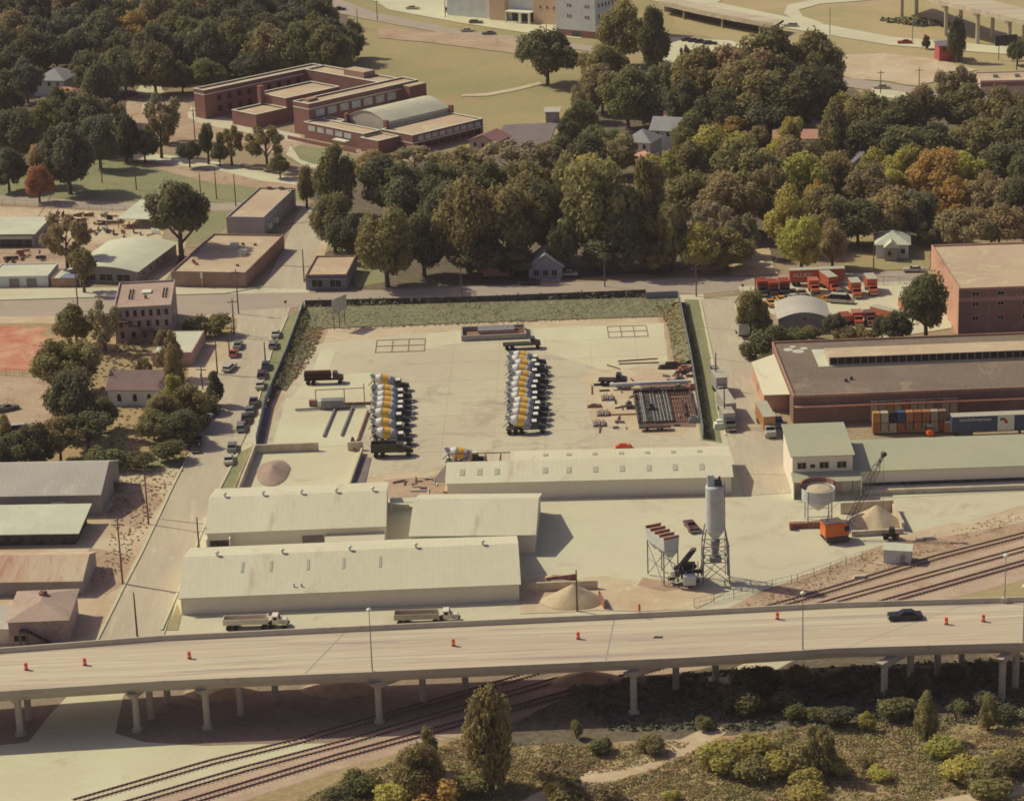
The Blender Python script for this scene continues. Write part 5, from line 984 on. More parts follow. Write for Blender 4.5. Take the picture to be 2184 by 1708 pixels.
for x,y,sx_,sy,h,c,lab in [(1390,878,.9,.9,1.4,DARK,'dark engine block left of the pipe pit'),(1342,868,.7,1.6,1,DARK,'dark compressor below the pale beam'),(1268,868,1.6,.6,.6,RUST,'small rusty skip near the racks'),(1460,790,1.5,1.2,1,RUST,'rusty scrap heap by the right wall of the yard'),(1448,815,1,1,1,DARK,'dark drum pile below the dirt slope'),(1478,830,1.2,1,1,RUST,'orange brown crate against the right wall'),(1436,786,3.5,.3,1.3,DARK,'dark low fence piece at the foot of the right slope'),(752,941,.4,.4,.8,RUST,'little brown post box near the bin yard'),(1330,955,1.8,.6,.8,None,'bright red small tractor behind the long cream shed'),(1480,900,1.2,.5,1.2,STEEL,'grey cabinet at the foot of the right wall'),(1535,912,1.3,1.2,1.4,WHT,'cream utility box outside the right wall')]:
    o=MB().hexa([(-sx_,-sy,0),(sx_,-sy,0),(sx_,sy,0),(-sx_,sy,0)],[(-sx_*.8,-sy*.8,h*.8),(sx_*.7,-sy*.9,h),(sx_*.8,sy*.7,h),(-sx_*.9,sy*.8,h*.7)]).box(-sx_*.5,sx_*.3,-sy*.4,sy*.4,h*.6,h*1.25).obj('equipment',c or ORG);o.location=G(x,y,ZV-.05);tag(o,lab,'equipment')
# tank/pump group on the left of the yard
g=G(712,870,ZV);t=thing('pump_station','grey tank with white end and rusty pipes in the left of the yard','pump station',g);MB().box(-2.6,2.2,-1.1,1.1,.3,2).obj('grey_box',PLD,t);MB().tube((-3.4,0,1.2),(-2.6,0,1.2),.8,n=12).obj('white_end',WHT,t);MB().tube((-4,3,3.2),(6.5,3.4,3.2),.1).tube((-4,3,0),(-4,3,3.2),.1).tube((6.5,3.4,0),(6.5,3.4,4.2),.1).tube((2.2,3.2,0),(2.2,3.2,3.2),.1).obj('pipe_frame',RUST,t);MB().box(-5.4,-2.6,1.5,2.4,0,1.3).box(2,8,1.6,2,0,.5).obj('dark_trough',RUST,t)
for x0,y0,x1,y1,lab in [(716,872,690,934,'left narrow trench kerb in the pale slab'),(752,872,728,932,'right narrow trench kerb in the pale slab'),(630,878,780,870,'long low kerb across the pale slab'),(785,880,755,965,'rusty rail edging beside the left mixer row')]: wall(lab,[(x0,y0),(x1,y1)],.35,.35,PLD if 'kerb' in lab else RUST,.3,'slab_kerb','kerb')
FRB=cmat('faded_rust',A(158,124,98),.9,0,.3)
for i,(x,y,wd,dp) in enumerate([(800,752,104,26),(1298,720,84,24)]):
    t=thing('formwork_grid',['rust edged formwork grid set in the left of the yard slab','rust edged formwork grid at the upper right of the yard slab'][i],'formwork',G(x,y,ZV));wm=wd/9.2;dm=dp/2.75
    for k in range(4): MB().box(k*wm/3-.08,k*wm/3+.08,0,dm,0,.08).obj('cross_bar',FRB,t)
    each(MB().box(0,wm,-.08,.08,.0,.1).box(0,wm,dm/2-.07,dm/2+.07,0,.1).box(0,wm,dm-.08,dm+.08,0,.1),'long_bar',FRB,t)
t=thing('wash_pit','grey concrete wash pit with rusty pipes at the top of the yard','pit',G(984,727,ZV),R_(1.5));b=MB();L=15.2
b.box(0,L,-.2,.2,0,1.2).box(0,L,7.2,7.6,0,1.2).box(0,.4,.2,7.2,0,1.2).box(L-.4,L,.2,7.2,0,1.2).obj('pit_wall',gmat('pit_wall',A(150,140,122),A(130,122,110)),t);MB().box(.4,L-.4,.2,7.2,0,.1).obj('pit_floor',gmat('pit_floor',A(130,98,66),A(110,84,60)),t);MB().box(4,12.6,3.2,7.1,.6,1.25).obj('pit_cover',PLD,t);MB().tube((12.6,4,1.4),(15.4,2,1.6),.18).tube((4,2.6,.9),(14.8,2.4,.9),.2).tube((13.4,7,1),(13.4,7,3),.08).tube((14.6,5,1),(14.6,5,3),.08).obj('pipes',RUST,t)
t=thing('loader','small dark loader machine before the aggregate pen','machinery',G(1897,1148,.3));MB().prism([(-1,.5),(-1,1.2),(-.2,1.3),(.1,2.1),(.9,2.1),(1,.5)],-.6,.6,'y').obj('body',DARK,t);wheels(t,(-.8,.8),.75,.5,.3);MB().box(1.2,1.7,-.9,.9,.1,.8).obj('bucket',RUST,t)
for x,y,s_,lab in [(1975,1149,1.6,'grey concrete block lying beside the aggregate pen'),(1834,1232,1.1,'small pale concrete block on the rail verge'),(1960,1152,.8,'little rusty cart next to the grey block')]: o=MB().hexa([(-s_,-.5,0),(s_,-.5,0),(s_,.5,0),(-s_,.5,0)],[(-s_*.9,-.4,.5),(s_*.9,-.4,.55),(s_*.9,.4,.55),(-s_*.9,.4,.5)]).obj('concrete_block',CONC);o.location=G(x,y,.2);tag(o,lab,'concrete block')
# ---------------------------------------------------------------- yard fence, bank, billboard
BKG=gmat('bank_grass',A(112,112,70),A(100,100,62),A(134,120,78),s=.1,fs=1.1,fine=.4,bump=.4)
BANKS=[]
def bank(pts_top,pts_bot,h,name='grass_bank'):
    b=MB();n=40;m_=6;vs=[];fs=[]
    def at(pts,t):
        P=[G(*p) for p in pts];k=min(int(t*(len(P)-1)),len(P)-2);u=t*(len(P)-1)-k;return P[k].lerp(P[k+1],u)
    for i in range(n+1):
        a=at(pts_top,i/n);c=at(pts_bot,i/n)
        for j in range(m_+1):
            u=j/m_;p=a.lerp(c,u);z=h*(1-u)**1.2+.25;p.z=z+.35*noise.noise(Vector((p.x*.35,p.y*.35,1)))*(1-abs(2*u-1));vs.append(p)
    for i in range(n):
        for j in range(m_): k=i*(m_+1)+j;fs.append((k,k+m_+1,k+m_+2,k+1))
    o=b.add(vs,fs).obj(name,BKG,smooth=True);o['kind']='structure';BANKS.append((b.v,b.f));return o
bank([(655,668),(1050,656),(1445,645)],[(672,703),(1050,688),(1420,676)],1.2);bank([(650,664),(612,760),(588,830)],[(672,700),(655,760),(610,835)],1.,'grass_bank');bank([(1449,650),(1468,740),(1474,778)],[(1420,676),(1432,745),(1440,776)],1.,'grass_bank')
FEN=cmat('fence_metal',A(118,122,118),.6,.2,.2);FEND=cmat('fence_dark_slats',(.022,.032,.02,1),.9,0,.5,.6)
def fence(label,pts,h,z,mat=FEN,th=.12,sp=4,cat='fence',panel=True):
    P=[G(*p) for p in pts];O=P[0].copy();t=thing('fence',label,cat,O);b=MB();pp=MB()
    for p,q in zip(P[:-1],P[1:]):
        L=(q-p).length;d=(q-p).normalized();n=Vector((-d.y,d.x,0))*th/2;a=p-O;c=q-O
        if panel: b.hexa([v+Vector((0,0,z)) for v in (a-n,c-n,c+n,a+n)],[v+Vector((0,0,z+h)) for v in (a-n,c-n,c+n,a+n)])
        else:
            for zz in (z+h,z+h*.5,z+.15): b.tube(a+Vector((0,0,zz)),c+Vector((0,0,zz)),.03,n=4)
            for k in range(int(L/1.2)): u=a+d*k*1.2;b.tube(u+Vector((0,0,z)),u+Vector((0,0,z+h)),.02,n=3)
        for k in range(int(L/sp)+1): u=a+d*(k*sp)-n*1.6;pp.tube(u+Vector((0,0,0)),u+Vector((0,0,z+h+.12)),.06,n=5)
    b.obj('panel' if panel else 'mesh',mat,t);pp.obj('posts',mat if panel else STEEL,t);return t
fence('grey metal fence along the left side of the yard beside the street',[(648,662),(612,760),(566,868),(547,952)],2.0,.3)
fence('low grey fence beside the aggregate bins and side street',[(541,960),(500,1056)],1.4,.1,WC)
fence('dark slatted fence with vines between main road and yard bank',[(652,660),(850,655),(1050,650),(1378,637)],1.7,.6,FEND,.3)
fence('grey metal screen fence at the top right corner of the yard',[(1377,648),(1446,645)],2.0,.9,FEN)
fence('long grey metal fence along the right side of the yard',[(1448,648),(1475,780),(1500,938)],2.6,.2,FEN)
fence('wire fence between the concrete lot and the brown rail verge',[(1480,1296),(1700,1243),(1850,1190)],1.6,.1,panel=False);fence('wire fence along the sidewalk of the truck rental yard',[(1780,612),(1990,604)],1.9,.2,panel=False);fence('wire fence at the bottom of the red earth lot',[(-20,800),(95,806)],1.6,.1,panel=False)
fence('wire fence along the far street by the scrap yard',[(-20,436),(240,452),(330,455)],1.6,.1,panel=False)
bbd=thing('billboard','tall white billboard on posts at the top left corner of yard','billboard',G(727,699,.3),R_(58))
b=MB()
for u in (-2.2,0,2.2): b.tube((u,.3,0),(u,.3,5.6),.11)
each(b,'post',WOOD,bbd);MB().box(-2.9,2.9,0,.16,4.0,7.6).obj('panel',gmat('billboard_face',A(170,168,140),A(150,148,126),s=.8),bbd);b=MB()
for k in range(7): b.box(-2.8+k*.93,-2.72+k*.93,.16,.26,4,7.6)
b.obj('battens',WOOD,bbd)
b2_=thing('billboard','dark billboard on posts beside the elevated highway','billboard',G(2145,128,0),R_(12));MB().box(-4,4,0,.2,5,8.6).obj('panel',DARK,b2_);MB().tube((-2.5,.3,0),(-2.5,.3,5),.15).tube((2.5,.3,0),(2.5,.3,5),.15).obj('posts',WOOD,b2_)
# ---------------------------------------------------------------- elevated road at upper right
EV=thing('elevated_highway','far elevated highway on tall paired columns at the upper right','bridge',(0,0,0))
evn=[(1880,-42),(2000,0),(2100,24),(2200,48),(2330,75)];zt=13.
pn_=[G(x,y,zt) for x,y in evn];pf_=[p+Vector((10,13,0)) for p in pn_];b=MB();vs=[];fs=[]
for p,q in zip(pn_,pf_): vs+=[p,q,q-Vector((0,0,1.6)),p-Vector((0,0,1.6))]
for k in range(len(pn_)-1):
    for i in range(4): fs.append((k*4+i,k*4+(i+1)%4,(k+1)*4+(i+1)%4,(k+1)*4+i))
b.add(vs,fs).obj('deck',DECK,EV)
for px,py in ((2048,28),(2012,24),(2091,60),(2125,65),(2162,73),(2200,90),(2080,40)):
    p=G(px,py);p2=min(pn_,key=lambda q:(q-p).length)
for u in (.08,.28,.45,.62,.8,.95):
    k=min(int(u*4),3);f_=u*4-k;p=pn_[k].lerp(pn_[k+1],f_);q=pf_[k].lerp(pf_[k+1],f_)
    for t_ in (.15,.85): c=p.lerp(q,t_);MB().tube((c.x,c.y,0),(c.x,c.y,zt-2.6),.75,n=10).obj('column',CONC,EV)
    a=p.lerp(q,.0);c=p.lerp(q,1.);n=Vector(((c-a).y,-(c-a).x,0)).normalized()*.7;MB().hexa([v-Vector((0,0,2.6)) for v in (a-n,c-n,c+n,a+n)],[v-Vector((0,0,1.62)) for v in (a-n,c-n,c+n,a+n)]).obj('cap_beam',CONC,EV)
OV=thing('overpass','low highway overpass with a dark opening beneath, beside the ramp','bridge',(0,0,0))
on=[G(x,y,4.6) for x,y in ((1405,6),(1490,26),(1570,42),(1650,56))];of=[p+Vector((5,12,0)) for p in on];b=MB();vs=[];fs=[]
for p,q in zip(on,of): vs+=[p,q,q-Vector((0,0,.9)),p-Vector((0,0,.9))]
for k in range(3):
    for i in range(4): fs.append((k*4+i,k*4+(i+1)%4,(k+1)*4+(i+1)%4,(k+1)*4+i))
b.add(vs,fs).obj('deck',DECK,OV);b=MB();bb_=MB()
for k in range(3):
    p,q=on[k],on[k+1];n=Vector((.1,.25,0));b.hexa([p+Vector((0,0,.02)),q+Vector((0,0,.02)),q+n+Vector((0,0,.02)),p+n+Vector((0,0,.02))],[p+Vector((0,0,.9)),q+Vector((0,0,.9)),q+n+Vector((0,0,.9)),p+n+Vector((0,0,.9))])
    n2=Vector((2.5,6,0));bb_.hexa([p+n2-Vector((0,0,4.6)),q+n2-Vector((0,0,4.6)),q+n2*1.2-Vector((0,0,4.6)),p+n2*1.2-Vector((0,0,4.6))],[p+n2-Vector((0,0,.92)),q+n2-Vector((0,0,.92)),q+n2*1.2-Vector((0,0,.92)),p+n2*1.2-Vector((0,0,.92))])
b.obj('parapet',CONC,OV);bb_.obj('abutment_shade',DARK,OV)  # wall under the deck coloured near black to carry the shade there
for k in range(3):
    p=on[k].lerp(on[k+1],.6)+Vector((.6,1.5,0));MB().tube((p.x,p.y,0),(p.x,p.y,3.7),.4,n=8).obj('column',CONC,OV)
# ---------------------------------------------------------------- utility poles
def pole(x,y,yt,lab,arm=1,mat=WOOD,name='utility_pole',cat='utility pole'):
    h=hgt(x,y,yt);o=thing(name,lab,cat,G(x,y),R_(random.uniform(-15,15)) if arm else 0);MB().tube((0,0,0),(0,0,h),.19,.12,7).obj('pole',mat,o)
    if arm: MB().box(-1.2,1.2,-.07,.07,h-.9,h-.72).obj('crossarm',mat,o)
    if arm==2: MB().tube((0,-.35,h-2.6),(0,-.35,h-1.6),.24,n=8).obj('transformer',STEEL,o)
    return o
for a_ in [(262,1246,1110,'dark utility pole by the street beside the rust roofed shed',1),(317,1119,993,'utility pole on the bare lot beside the grey barn',1),(425,1173,1103,'thin rusty pole at left end of the second cream warehouse',0),(293,1358,1263,'thin pole in the side street just above the bridge',0),(1231,1304,1215,'slim pole standing behind the big sand pile',0),
 (167,663,563,'utility pole on the main road left of the derelict house',1),(509,670,574,'utility pole at the street corner below the brown brick shop',2),(500,714,637,'utility pole beside the hedge at the top of side street',1),(464,798,727,'leaning utility pole beside the red car',0),(490,762,720,'short pole left of the bright red car',0),(432,830,781,'utility pole between the church and the street',2),(566,771,730,'short pole at the kerb beside the dark blue sedan',0),(649,602,532,'lamp pole on the corner left of the blue fronted shop',0),
 (626,452,401,'utility pole at the far street corner before the grove',2),(429+0,429,371,'utility pole on the lawn left of the long narrow building',0),(503,440,371,'utility pole on the lawn behind the narrow building',0),(462,425,354,'thin pole on the lawn left of centre',0),(291,405,350,'utility pole on the green lawn above the scrap yard',1),(218,390,344,'utility pole beside the dark trees above the lawn',1),(416,298,231,'utility pole at the corner of the school drive',2),
 (985,638,565,'utility pole beside the road above the top fence',1),(1485,633,566,'utility pole at the top right corner of the yard',1),(1611,622,560,'utility pole left of the orange trucks',1),(1863,588,490,'utility pole in front of the white cottage',1),(1527,832,752,'pole outside the right fence by the parked trucks',0),(1545,906,815,'second pole outside the right fence lower down',0),(1290,612,540,'dark pole in the shade of the grove by the road',0),
 (1770,75,15,'thin light pole inside the highway loop',0),(1946,88,35,'thin light pole between ramp and elevated highway',0),(1878,200,150,'utility pole beside the dry lot road',1),(1960,198,145,'second utility pole beside the dry lot road',1),(805,45,0,'dark utility pole on far road above the dry field',1),(950,38,-10,'pole in the parking lot before the white wing',0),(763,62,20,'pole left of the dry field near the wood',0),(1166,92,50,'pole in front of the brick based block',0),(2168,150,95,'pole at the upper right edge beside the low store',0)]:
    pole(a_[0],a_[1],a_[2],a_[3],a_[4],STEEL if 'light' in a_[3] else WOOD)
so_=thing('stop_sign','small stop sign at the corner of yard and street','sign',G(610,663));MB().tube((0,0,0),(0,0,2.1),.04).obj('post',STEEL,so_);MB().lathe((0,-.02,2.3),[(.38,0),(.38,.04)],8,Vector((0,-1,0))).obj('panel',cmat('sign_red',A(170,50,40)),so_)
s2=thing('stop_sign','small red stop sign left of the orange trucks','sign',G(1584,628));MB().tube((0,0,0),(0,0,2.1),.04).obj('post',STEEL,s2);MB().lathe((0,-.02,2.3),[(.38,0),(.38,.04)],8,Vector((0,-1,0))).obj('panel',cmat('sign_red',A(170,50,40)),s2)
# ---------------------------------------------------------------- trees
def leafmesh(name,lobes,nleaf,size,rng,up=.25,squash=1.):
    """lobes: (cx,cy,cz,r); many small leaf clumps spread over and inside the lobes"""
    L=np.array(lobes);w_=L[:,3]**2;idx=rng.choice(len(L),nleaf,p=w_/w_.sum());d=rng.normal(size=(nleaf,3));d/=np.linalg.norm(d,axis=1)[:,None]
    rr=L[idx,3]*(1-.45*rng.random(nleaf)**2.2)*(1+.15*rng.normal(size=nleaf));c=L[idx,:3]+d*rr[:,None]*np.array([1,1,squash])
    inside=np.zeros(nleaf,bool)
    for k in range(len(L)):
        inside|=(np.linalg.norm(c-L[k,:3],axis=1)<L[k,3]*.62)&(idx!=k)
    keep=~inside;c=c[keep];d=d[keep];idx=idx[keep];n=len(c)
    nr=d+rng.normal(size=(n,3))*.5+np.array([0,0,up]);nr/=np.linalg.norm(nr,axis=1)[:,None]
    t=np.cross(nr,rng.normal(size=(n,3)));t/=np.linalg.norm(t,axis=1)[:,None];b=np.cross(nr,t);s=size*(.55+.9*rng.random(n))[:,None]
    a1=t*s;b1=b*s*.75
    v=np.stack([c-a1,c-b1*.9,c+a1,c+b1],1).reshape(-1,3)
    me=bpy.data.meshes.new(name);me.vertices.add(4*n);me.vertices.foreach_set('co',v.ravel().astype('f'));me.loops.add(4*n);me.loops.foreach_set('vertex_index',np.arange(4*n,dtype='i'))
    me.polygons.add(n);me.polygons.foreach_set('loop_start',np.arange(0,4*n,4,dtype='i'));me.polygons.foreach_set('loop_total',np.full(n,4,dtype='i'));me.update(calc_edges=True)
    lt=rng.random(len(L));at=me.attributes.new('tint','FLOAT','FACE');at.data.foreach_set('value',np.clip(.5*rng.random(n)+.5*lt[idx],0,1).astype('f'));me.materials.append(LEAF);return me
def crownlobes(rng,kind):
    lb=[]
    if kind=='round': n,hx,hz,r0,r1=38,.80,.70,.14,.36
    elif kind=='wide': n,hx,hz,r0,r1=40,.84,.58,.13,.33
    elif kind=='tall': n,hx,hz,r0,r1=34,.74,.86,.15,.36
    elif kind=='loose': n,hx,hz,r0,r1=24,.8,.75,.14,.27
    else: n,hx,hz,r0,r1=16,.6,.55,.3,.5
    for i in range(n):
        while True:
            p=rng.uniform(-1,1,3)
            if np.linalg.norm(p)<1 and p[2]>-.75: break
        p=p/np.linalg.norm(p)*(np.linalg.norm(p)**.45)
        if kind=='tall': tw=1-.22*max(0,p[2]);p=p*np.array([tw,tw,1])
        if kind=='round' or kind=='wide': 
            if p[2]<0: p[2]*=.8
        lb.append((p[0]*hx,p[1]*hx,p[2]*hz,rng.uniform(r0,r1)*(1 if p[2]>-.3 else .8)))
    if kind!='loose': lb.append((0,0,0,.5 if kind!='bush' else .4))
    return lb
CROWN={}
for ki,(kind,n,sz,var) in enumerate([('round',11000,.052,5),('wide',11000,.05,3),('tall',9000,.055,3),('loose',5200,.05,3),('bush',3000,.085,3)]):
    for v in range(var):
        rng=np.random.default_rng(100*ki+v);CROWN[kind,v]=leafmesh('crown_'+kind,crownlobes(rng,kind),n,sz,rng)
def trunkmesh(seed):
    random.seed(seed);b=MB();b.tube((0,0,0),(.01,0,.22),.045,.034,8).tube((.01,0,.22),(0,.02,.62),.034,.018,7)
    for i in range(7):
        a=i*2.4+seed;z=.2+.06*i;r=.26+.1*random.random();p=Vector((.01,0,z));q=p+Vector((math.cos(a)*r*.5,math.sin(a)*r*.5,.13));e=q+Vector((math.cos(a+.3)*r*.5,math.sin(a+.3)*r*.5,.12))
        b.tube(p,q,.02,.013,6).tube(q,e,.013,.005,5);b.tube(q,q+Vector((math.cos(a-.8)*.12,math.sin(a-.8)*.12,.12)),.008,.003,4)
    me=b.obj('trunk',BARK).data;bpy.data.objects.remove(bpy.data.objects['trunk']);return me
TRUNK=[trunkmesh(s) for s in range(4)]
PALC={'d':((.215,.245,.150),'dark green'),'g':((.290,.320,.150),'green'),'o':((.45,.42,.19),'olive green'),'y':((.80,.76,.22),'yellow green'),'b':((.54,.46,.25),'brownish'),'r':((.60,.29,.18),'rust red'),'w':((.54,.51,.33),'grey brown thin'),'n':((.84,.56,.19),'golden orange'),'t':((.215,.26,.195),'blue green')}
TREES=[];rt=random.Random(11)
def tree(x,y,w_,h_,k,place,shape=None,trunk=None,noun='tree'):
    if trunk is None: trunk=.05 if ('grove' in place or 'wood' in place) else .11
    """x,y crown centre, w_,h_ crown size as seen; stands on the ground below it"""
    foot=G(x,y+h_/2+h_*trunk);s=S(foot);sinA=math.sin(math.atan2(CH,foot.y));cosA=math.cos(math.atan2(CH,foot.y))
    D=w_/s*1.02;Hc=max(D*.55,(math.sqrt(max((h_/s)**2-(D*sinA)**2,(.3*D)**2)))/cosA);base=h_*trunk/s/cosA*.8+D*.5*sinA*.2
    col,cn=PALC[k]
    if shape is None: shape='bush' if noun=='bush' else 'loose' if k=='w' else rt.choice(['round','round','wide','tall' if Hc>D*1.15 else 'round'])
    v=rt.randrange(5 if shape=='round' else 3);t=thing('tree' if noun=='tree' else 'bush','x',noun,foot,rt.uniform(0,6.28));
    c=bpy.data.objects.new('crown',CROWN[shape,v]);COL.objects.link(c);c.parent=t;c.scale=(D/2*1.0,D/2*1.0,Hc/2*1.15);c.location=(0,0,base+Hc/2)
    j=rt.uniform(.82,1.18);c.color=tuple(q*j*rt.uniform(.94,1.06) for q in col)+(1,)
    if noun=='tree':
        H=base+Hc;tr=bpy.data.objects.new('trunk',TRUNK[rt.randrange(4)]);COL.objects.link(tr);tr.parent=t;tr.scale=(H*.8,H*.8,H)
    else:
        tr=MB().tube((0,0,0),(0,0,base+Hc*.4),.09,.04,5).obj('stem',BARK,t)
    TREES.append([x,t,cn,place,noun,h_]);return t
# grove across the main road
gp='in the oak grove above the yard'
for a in [(1090,352,150,70,'w'),(985,352,110,70,'b'),(885,352,120,60,'w'),(800,352,90,60,'b'),(1168,345,80,70,'b'),(945,395,110,110,'d'),(1030,392,120,110,'g'),(830,395,120,110,'d'),(1130,395,110,110,'o'),(1190,330,70,70,'g'),
 (880,450,120,130,'d'),(955,470,110,140,'d'),(1165,465,90,150,'d'),(1120,430,100,100,'b'),(720,385,90,130,'g','tall'),(1215,400,100,120,'o'),(1262,385,120,100,'y'),(1390,395,90,110,'y'),
 (715,475,88,110,'g'),(1000,480,130,175,'o'),(1090,470,140,170,'o'),(1270,455,160,205,'o','round'),(1385,455,100,190,'o','tall'),(745,500,80,100,'d'),(827,525,118,150,'o','round'),(905,520,90,120,'d'),(1020,545,110,80,'d'),(1090,555,90,60,'d'),(1200,520,60,110,'d'),(1330,520,90,110,'d'),(1435,505,70,130,'o'),(655,398,36,80,'b'),(1290,545,110,70,'d'),(1390,548,90,60,'o')]:
    tree(a[0],a[1],a[2]*1.08,a[3]*1.05,a[4],gp,a[5] if len(a)>5 else None)
# right wood
rp='in the right hand wood'
for a in [(1168,118,132,110,'d','wide'),(1330,70,110,120,'o'),(1395,90,75,120,'g'),(1290,140,100,100,'o'),(1285,190,100,90,'b'),(1340,210,110,110,'g'),(1420,190,100,100,'d'),(1250,215,60,80,'b'),(1395,235,90,70,'d'),(1235,255,80,70,'g'),
 (1500,180,130,130,'o'),(1570,165,150,150,'b'),(1650,150,160,150,'o'),(1735,145,120,130,'o'),(1600,205,160,130,'o','round'),(1700,210,150,130,'g'),(1460,230,90,100,'d'),(1530,240,120,90,'d'),(1640,250,150,70,'d'),(1765,190,70,80,'d'),
 (1280,300,90,70,'g'),(1210,285,60,60,'d'),(1320,330,90,80,'b'),(1250,345,100,100,'d'),(1480,290,90,90,'g'),(1560,280,90,50,'n'),(1540,330,150,110,'y','round'),(1460,350,100,100,'o'),(1590,370,150,130,'o','round'),(1660,335,70,70,'y'),(1700,345,100,100,'b'),
 (1800,245,100,80,'y'),(1850,250,100,90,'o'),(1910,250,120,90,'g'),(1970,235,90,90,'b'),(2040,190,100,100,'w','loose'),(2060,230,110,90,'g'),(2130,250,120,110,'o'),(2170,290,100,110,'g'),(1780,290,80,120,'o','tall'),(1850,310,120,100,'d'),(1930,320,130,100,'g'),(2000,320,130,100,'d'),(2080,300,120,100,'o'),(2150,350,120,110,'d'),
 (1480,420,120,120,'o'),(1560,430,140,130,'b'),(1640,420,100,120,'o'),(1720,400,120,130,'y','round'),(1780,390,110,110,'o'),(1845,410,110,110,'b'),(1895,395,90,80,'y'),(1935,345,100,80,'y'),(2000,380,120,110,'n'),(2060,365,110,90,'y'),(2120,420,120,110,'b'),(2170,440,90,110,'d'),
 (1510,480,110,110,'w'),(1580,500,90,90,'w','loose'),(1490,530,90,90,'y'),(1550,530,110,80,'o'),(1680,470,100,120,'y','tall'),(1710,520,90,110,'y'),(1775,520,60,90,'b'),(1760,460,110,110,'o'),(1830,470,110,100,'d'),(1900,450,120,110,'b'),(1960,460,100,90,'d'),(2030,430,100,90,'n'),(2060,480,130,90,'b'),(1990,490,80,60,'w','loose'),(2130,480,110,80,'b'),(2180,380,70,90,'g'),(1430,380,80,90,'y'),(1620,290,50,40,'b'),(1745,440,60,90,'n'),(1860,350,60,60,'y'),(1690,290,60,70,'y')]:
    tree(a[0],a[1],a[2]*1.05,a[3]*1.05,a[4],rp,a[5] if len(a)>5 else None)
up='in the dark wood at upper left'
rt2=random.Random(5)
for row,(y,x0,x1,dx,h_) in enumerate([(2,10,690,74,95),(40,0,720,68,100),(78,30,750,66,100),(112,0,740,64,95),(150,15,330,62,90)]):
    x=x0
    while x<x1:
        if not(row==4 and 60<x<170):
            k=rt2.choice('ddddtttg');k='n' if (row==0 and 300<x<360) or (row==2 and 235<x<300) else 'b' if rt2.random()<.12 else k
            tree(x+rt2.uniform(-12,12),y+rt2.uniform(-8,8),rt2.uniform(88,118),h_*rt2.uniform(.9,1.15),k,up,rt2.choice(['round','round','wide']))
        x+=dx
for a in [(430,105,80,80,'b'),(505,110,60,70,'g'),(440,160,90,60,'g'),(390,165,60,60,'d'),(540,140,90,60,'t'),(620,135,90,60,'g'),(270,160,60,90,'t'),(235,130,70,60,'n'),(700,90,130,90,'d'),(755,85,50,70,'d'),(350,250,90,100,'w','loose')]: tree(*a[:5],up,a[5] if len(a)>5 else None)
lp='in the trees on the left side above the lawn'
for a in [(20,210,90,110,'d'),(60,170,80,80,'t'),(40,290,110,110,'d'),(20,360,90,80,'t'),(150,230,100,110,'d'),(220,200,90,110,'d'),(190,260,110,110,'d'),(105,270,90,100,'o'),(150,335,120,130,'t','round'),(215,300,90,100,'t'),(235,250,80,90,'w','loose'),(95,350,70,80,'b'),(270,290,70,90,'d'),(85,390,64,70,'r','round'),(310,310,60,60,'d')]: tree(*a[:5],lp,a[5] if len(a)>5 else None)
sp='along the school drive'
for a in [(445,298,36,70,'d'),(495,300,60,70,'o','loose'),(570,300,95,80,'o','loose'),(598,350,48,40,'g'),(405,320,50,50,'d'),(345,270,70,90,'b','loose'),(470,325,40,40,'d')]: tree(*a[:5],sp,a[5] if len(a)>5 else None,trunk=.25)
tp='among the shops at left'
for a in [(388,440,130,145,'d','wide'),(145,500,115,105,'b','loose'),(345,365-0,1,1,'d')][:2]: tree(*a[:5],tp,a[5],trunk=.3)
tree(180,560,70,80,'o',tp,'loose',.3)
cp='around the church'
for a in [(150,770,150,120,'o','wide'),(165,690,90,80,'g'),(225,690,80,100,'w','loose'),(360,745,70,100,'o','loose'),(375,800,50,110,'o','tall'),(460,826,42,64,'d','tall'),(165,855,120,130,'d'),(190,910,120,90,'d'),(85,950,100,90,'d'),(130,930,110,90,'b'),(25,960,100,90,'d'),(345,880,80,80,'o'),(375,850,60,90,'y','tall'),(410,860,90,80,'o'),(330,905,80,60,'o'),(395,905,80,70,'d'),(15,925,50,70,'b'),(225,880,60,60,'d'),(310,790,40,60,'o','loose')]: tree(*a[:5],cp,a[5] if len(a)>5 else None)
for a in [(465,692,80,46,'o'),(420,695,60,50,'d'),(365,960,80,46,'g'),(300,990,70,22,'g'),(230,990,90,22,'g'),(200,985,60,24,'o'),(430,900,50,40,'d'),(440,855,60,50,'b'),(240,1035,36,20,'b')]: tree(*a,'on the scrubby lot beside the side street','bush',.02,'bush')
op='around the rental yard'
for a in [(1975,645,96,130,'g','round'),(1915,695,70,70,'d'),(1602,665,72,90,'o','round'),(1625,690,50,50,'g'),(1780,690,46,56,'d'),(1880,700,40,50,'d'),(1975,90,20,26,'d'),(2040,85,44,80,'d','tall'),(2170,110,50,50,'d'),(1462,120,26,50,'b','loose')]: tree(*a[:5],op if a[1]>300 else 'near the far highway',a[5] if len(a)>5 else None)
for a in [(1625,735,70,60,'g'),(1655,715,50,50,'g'),(1640,765,50,30,'g'),(1730,712,50,26,'o'),(1800,718,60,24,'o'),(1845,718,60,24,'o'),(1700,718,60,30,'g'),(1600,745,50,40,'g')]: tree(*a,'in the hedge behind the dark roofed warehouse','bush',.02,'bush')
bp='in the scrub below the bridge'
for a in [(1048,1580,118,190,'o','tall'),(912,1600,60,90,'o','tall'),(890,1640,110,110,'o','round'),(1190,1690,60,50,'y','round'),(1745,1600,80,110,'o','loose'),(1850,1538,42,40,'y','round'),(1975,1530,60,90,'o','tall'),(2108,1520,46,70,'o','tall')]: tree(*a[:5],bp,a[5],trunk=.06)
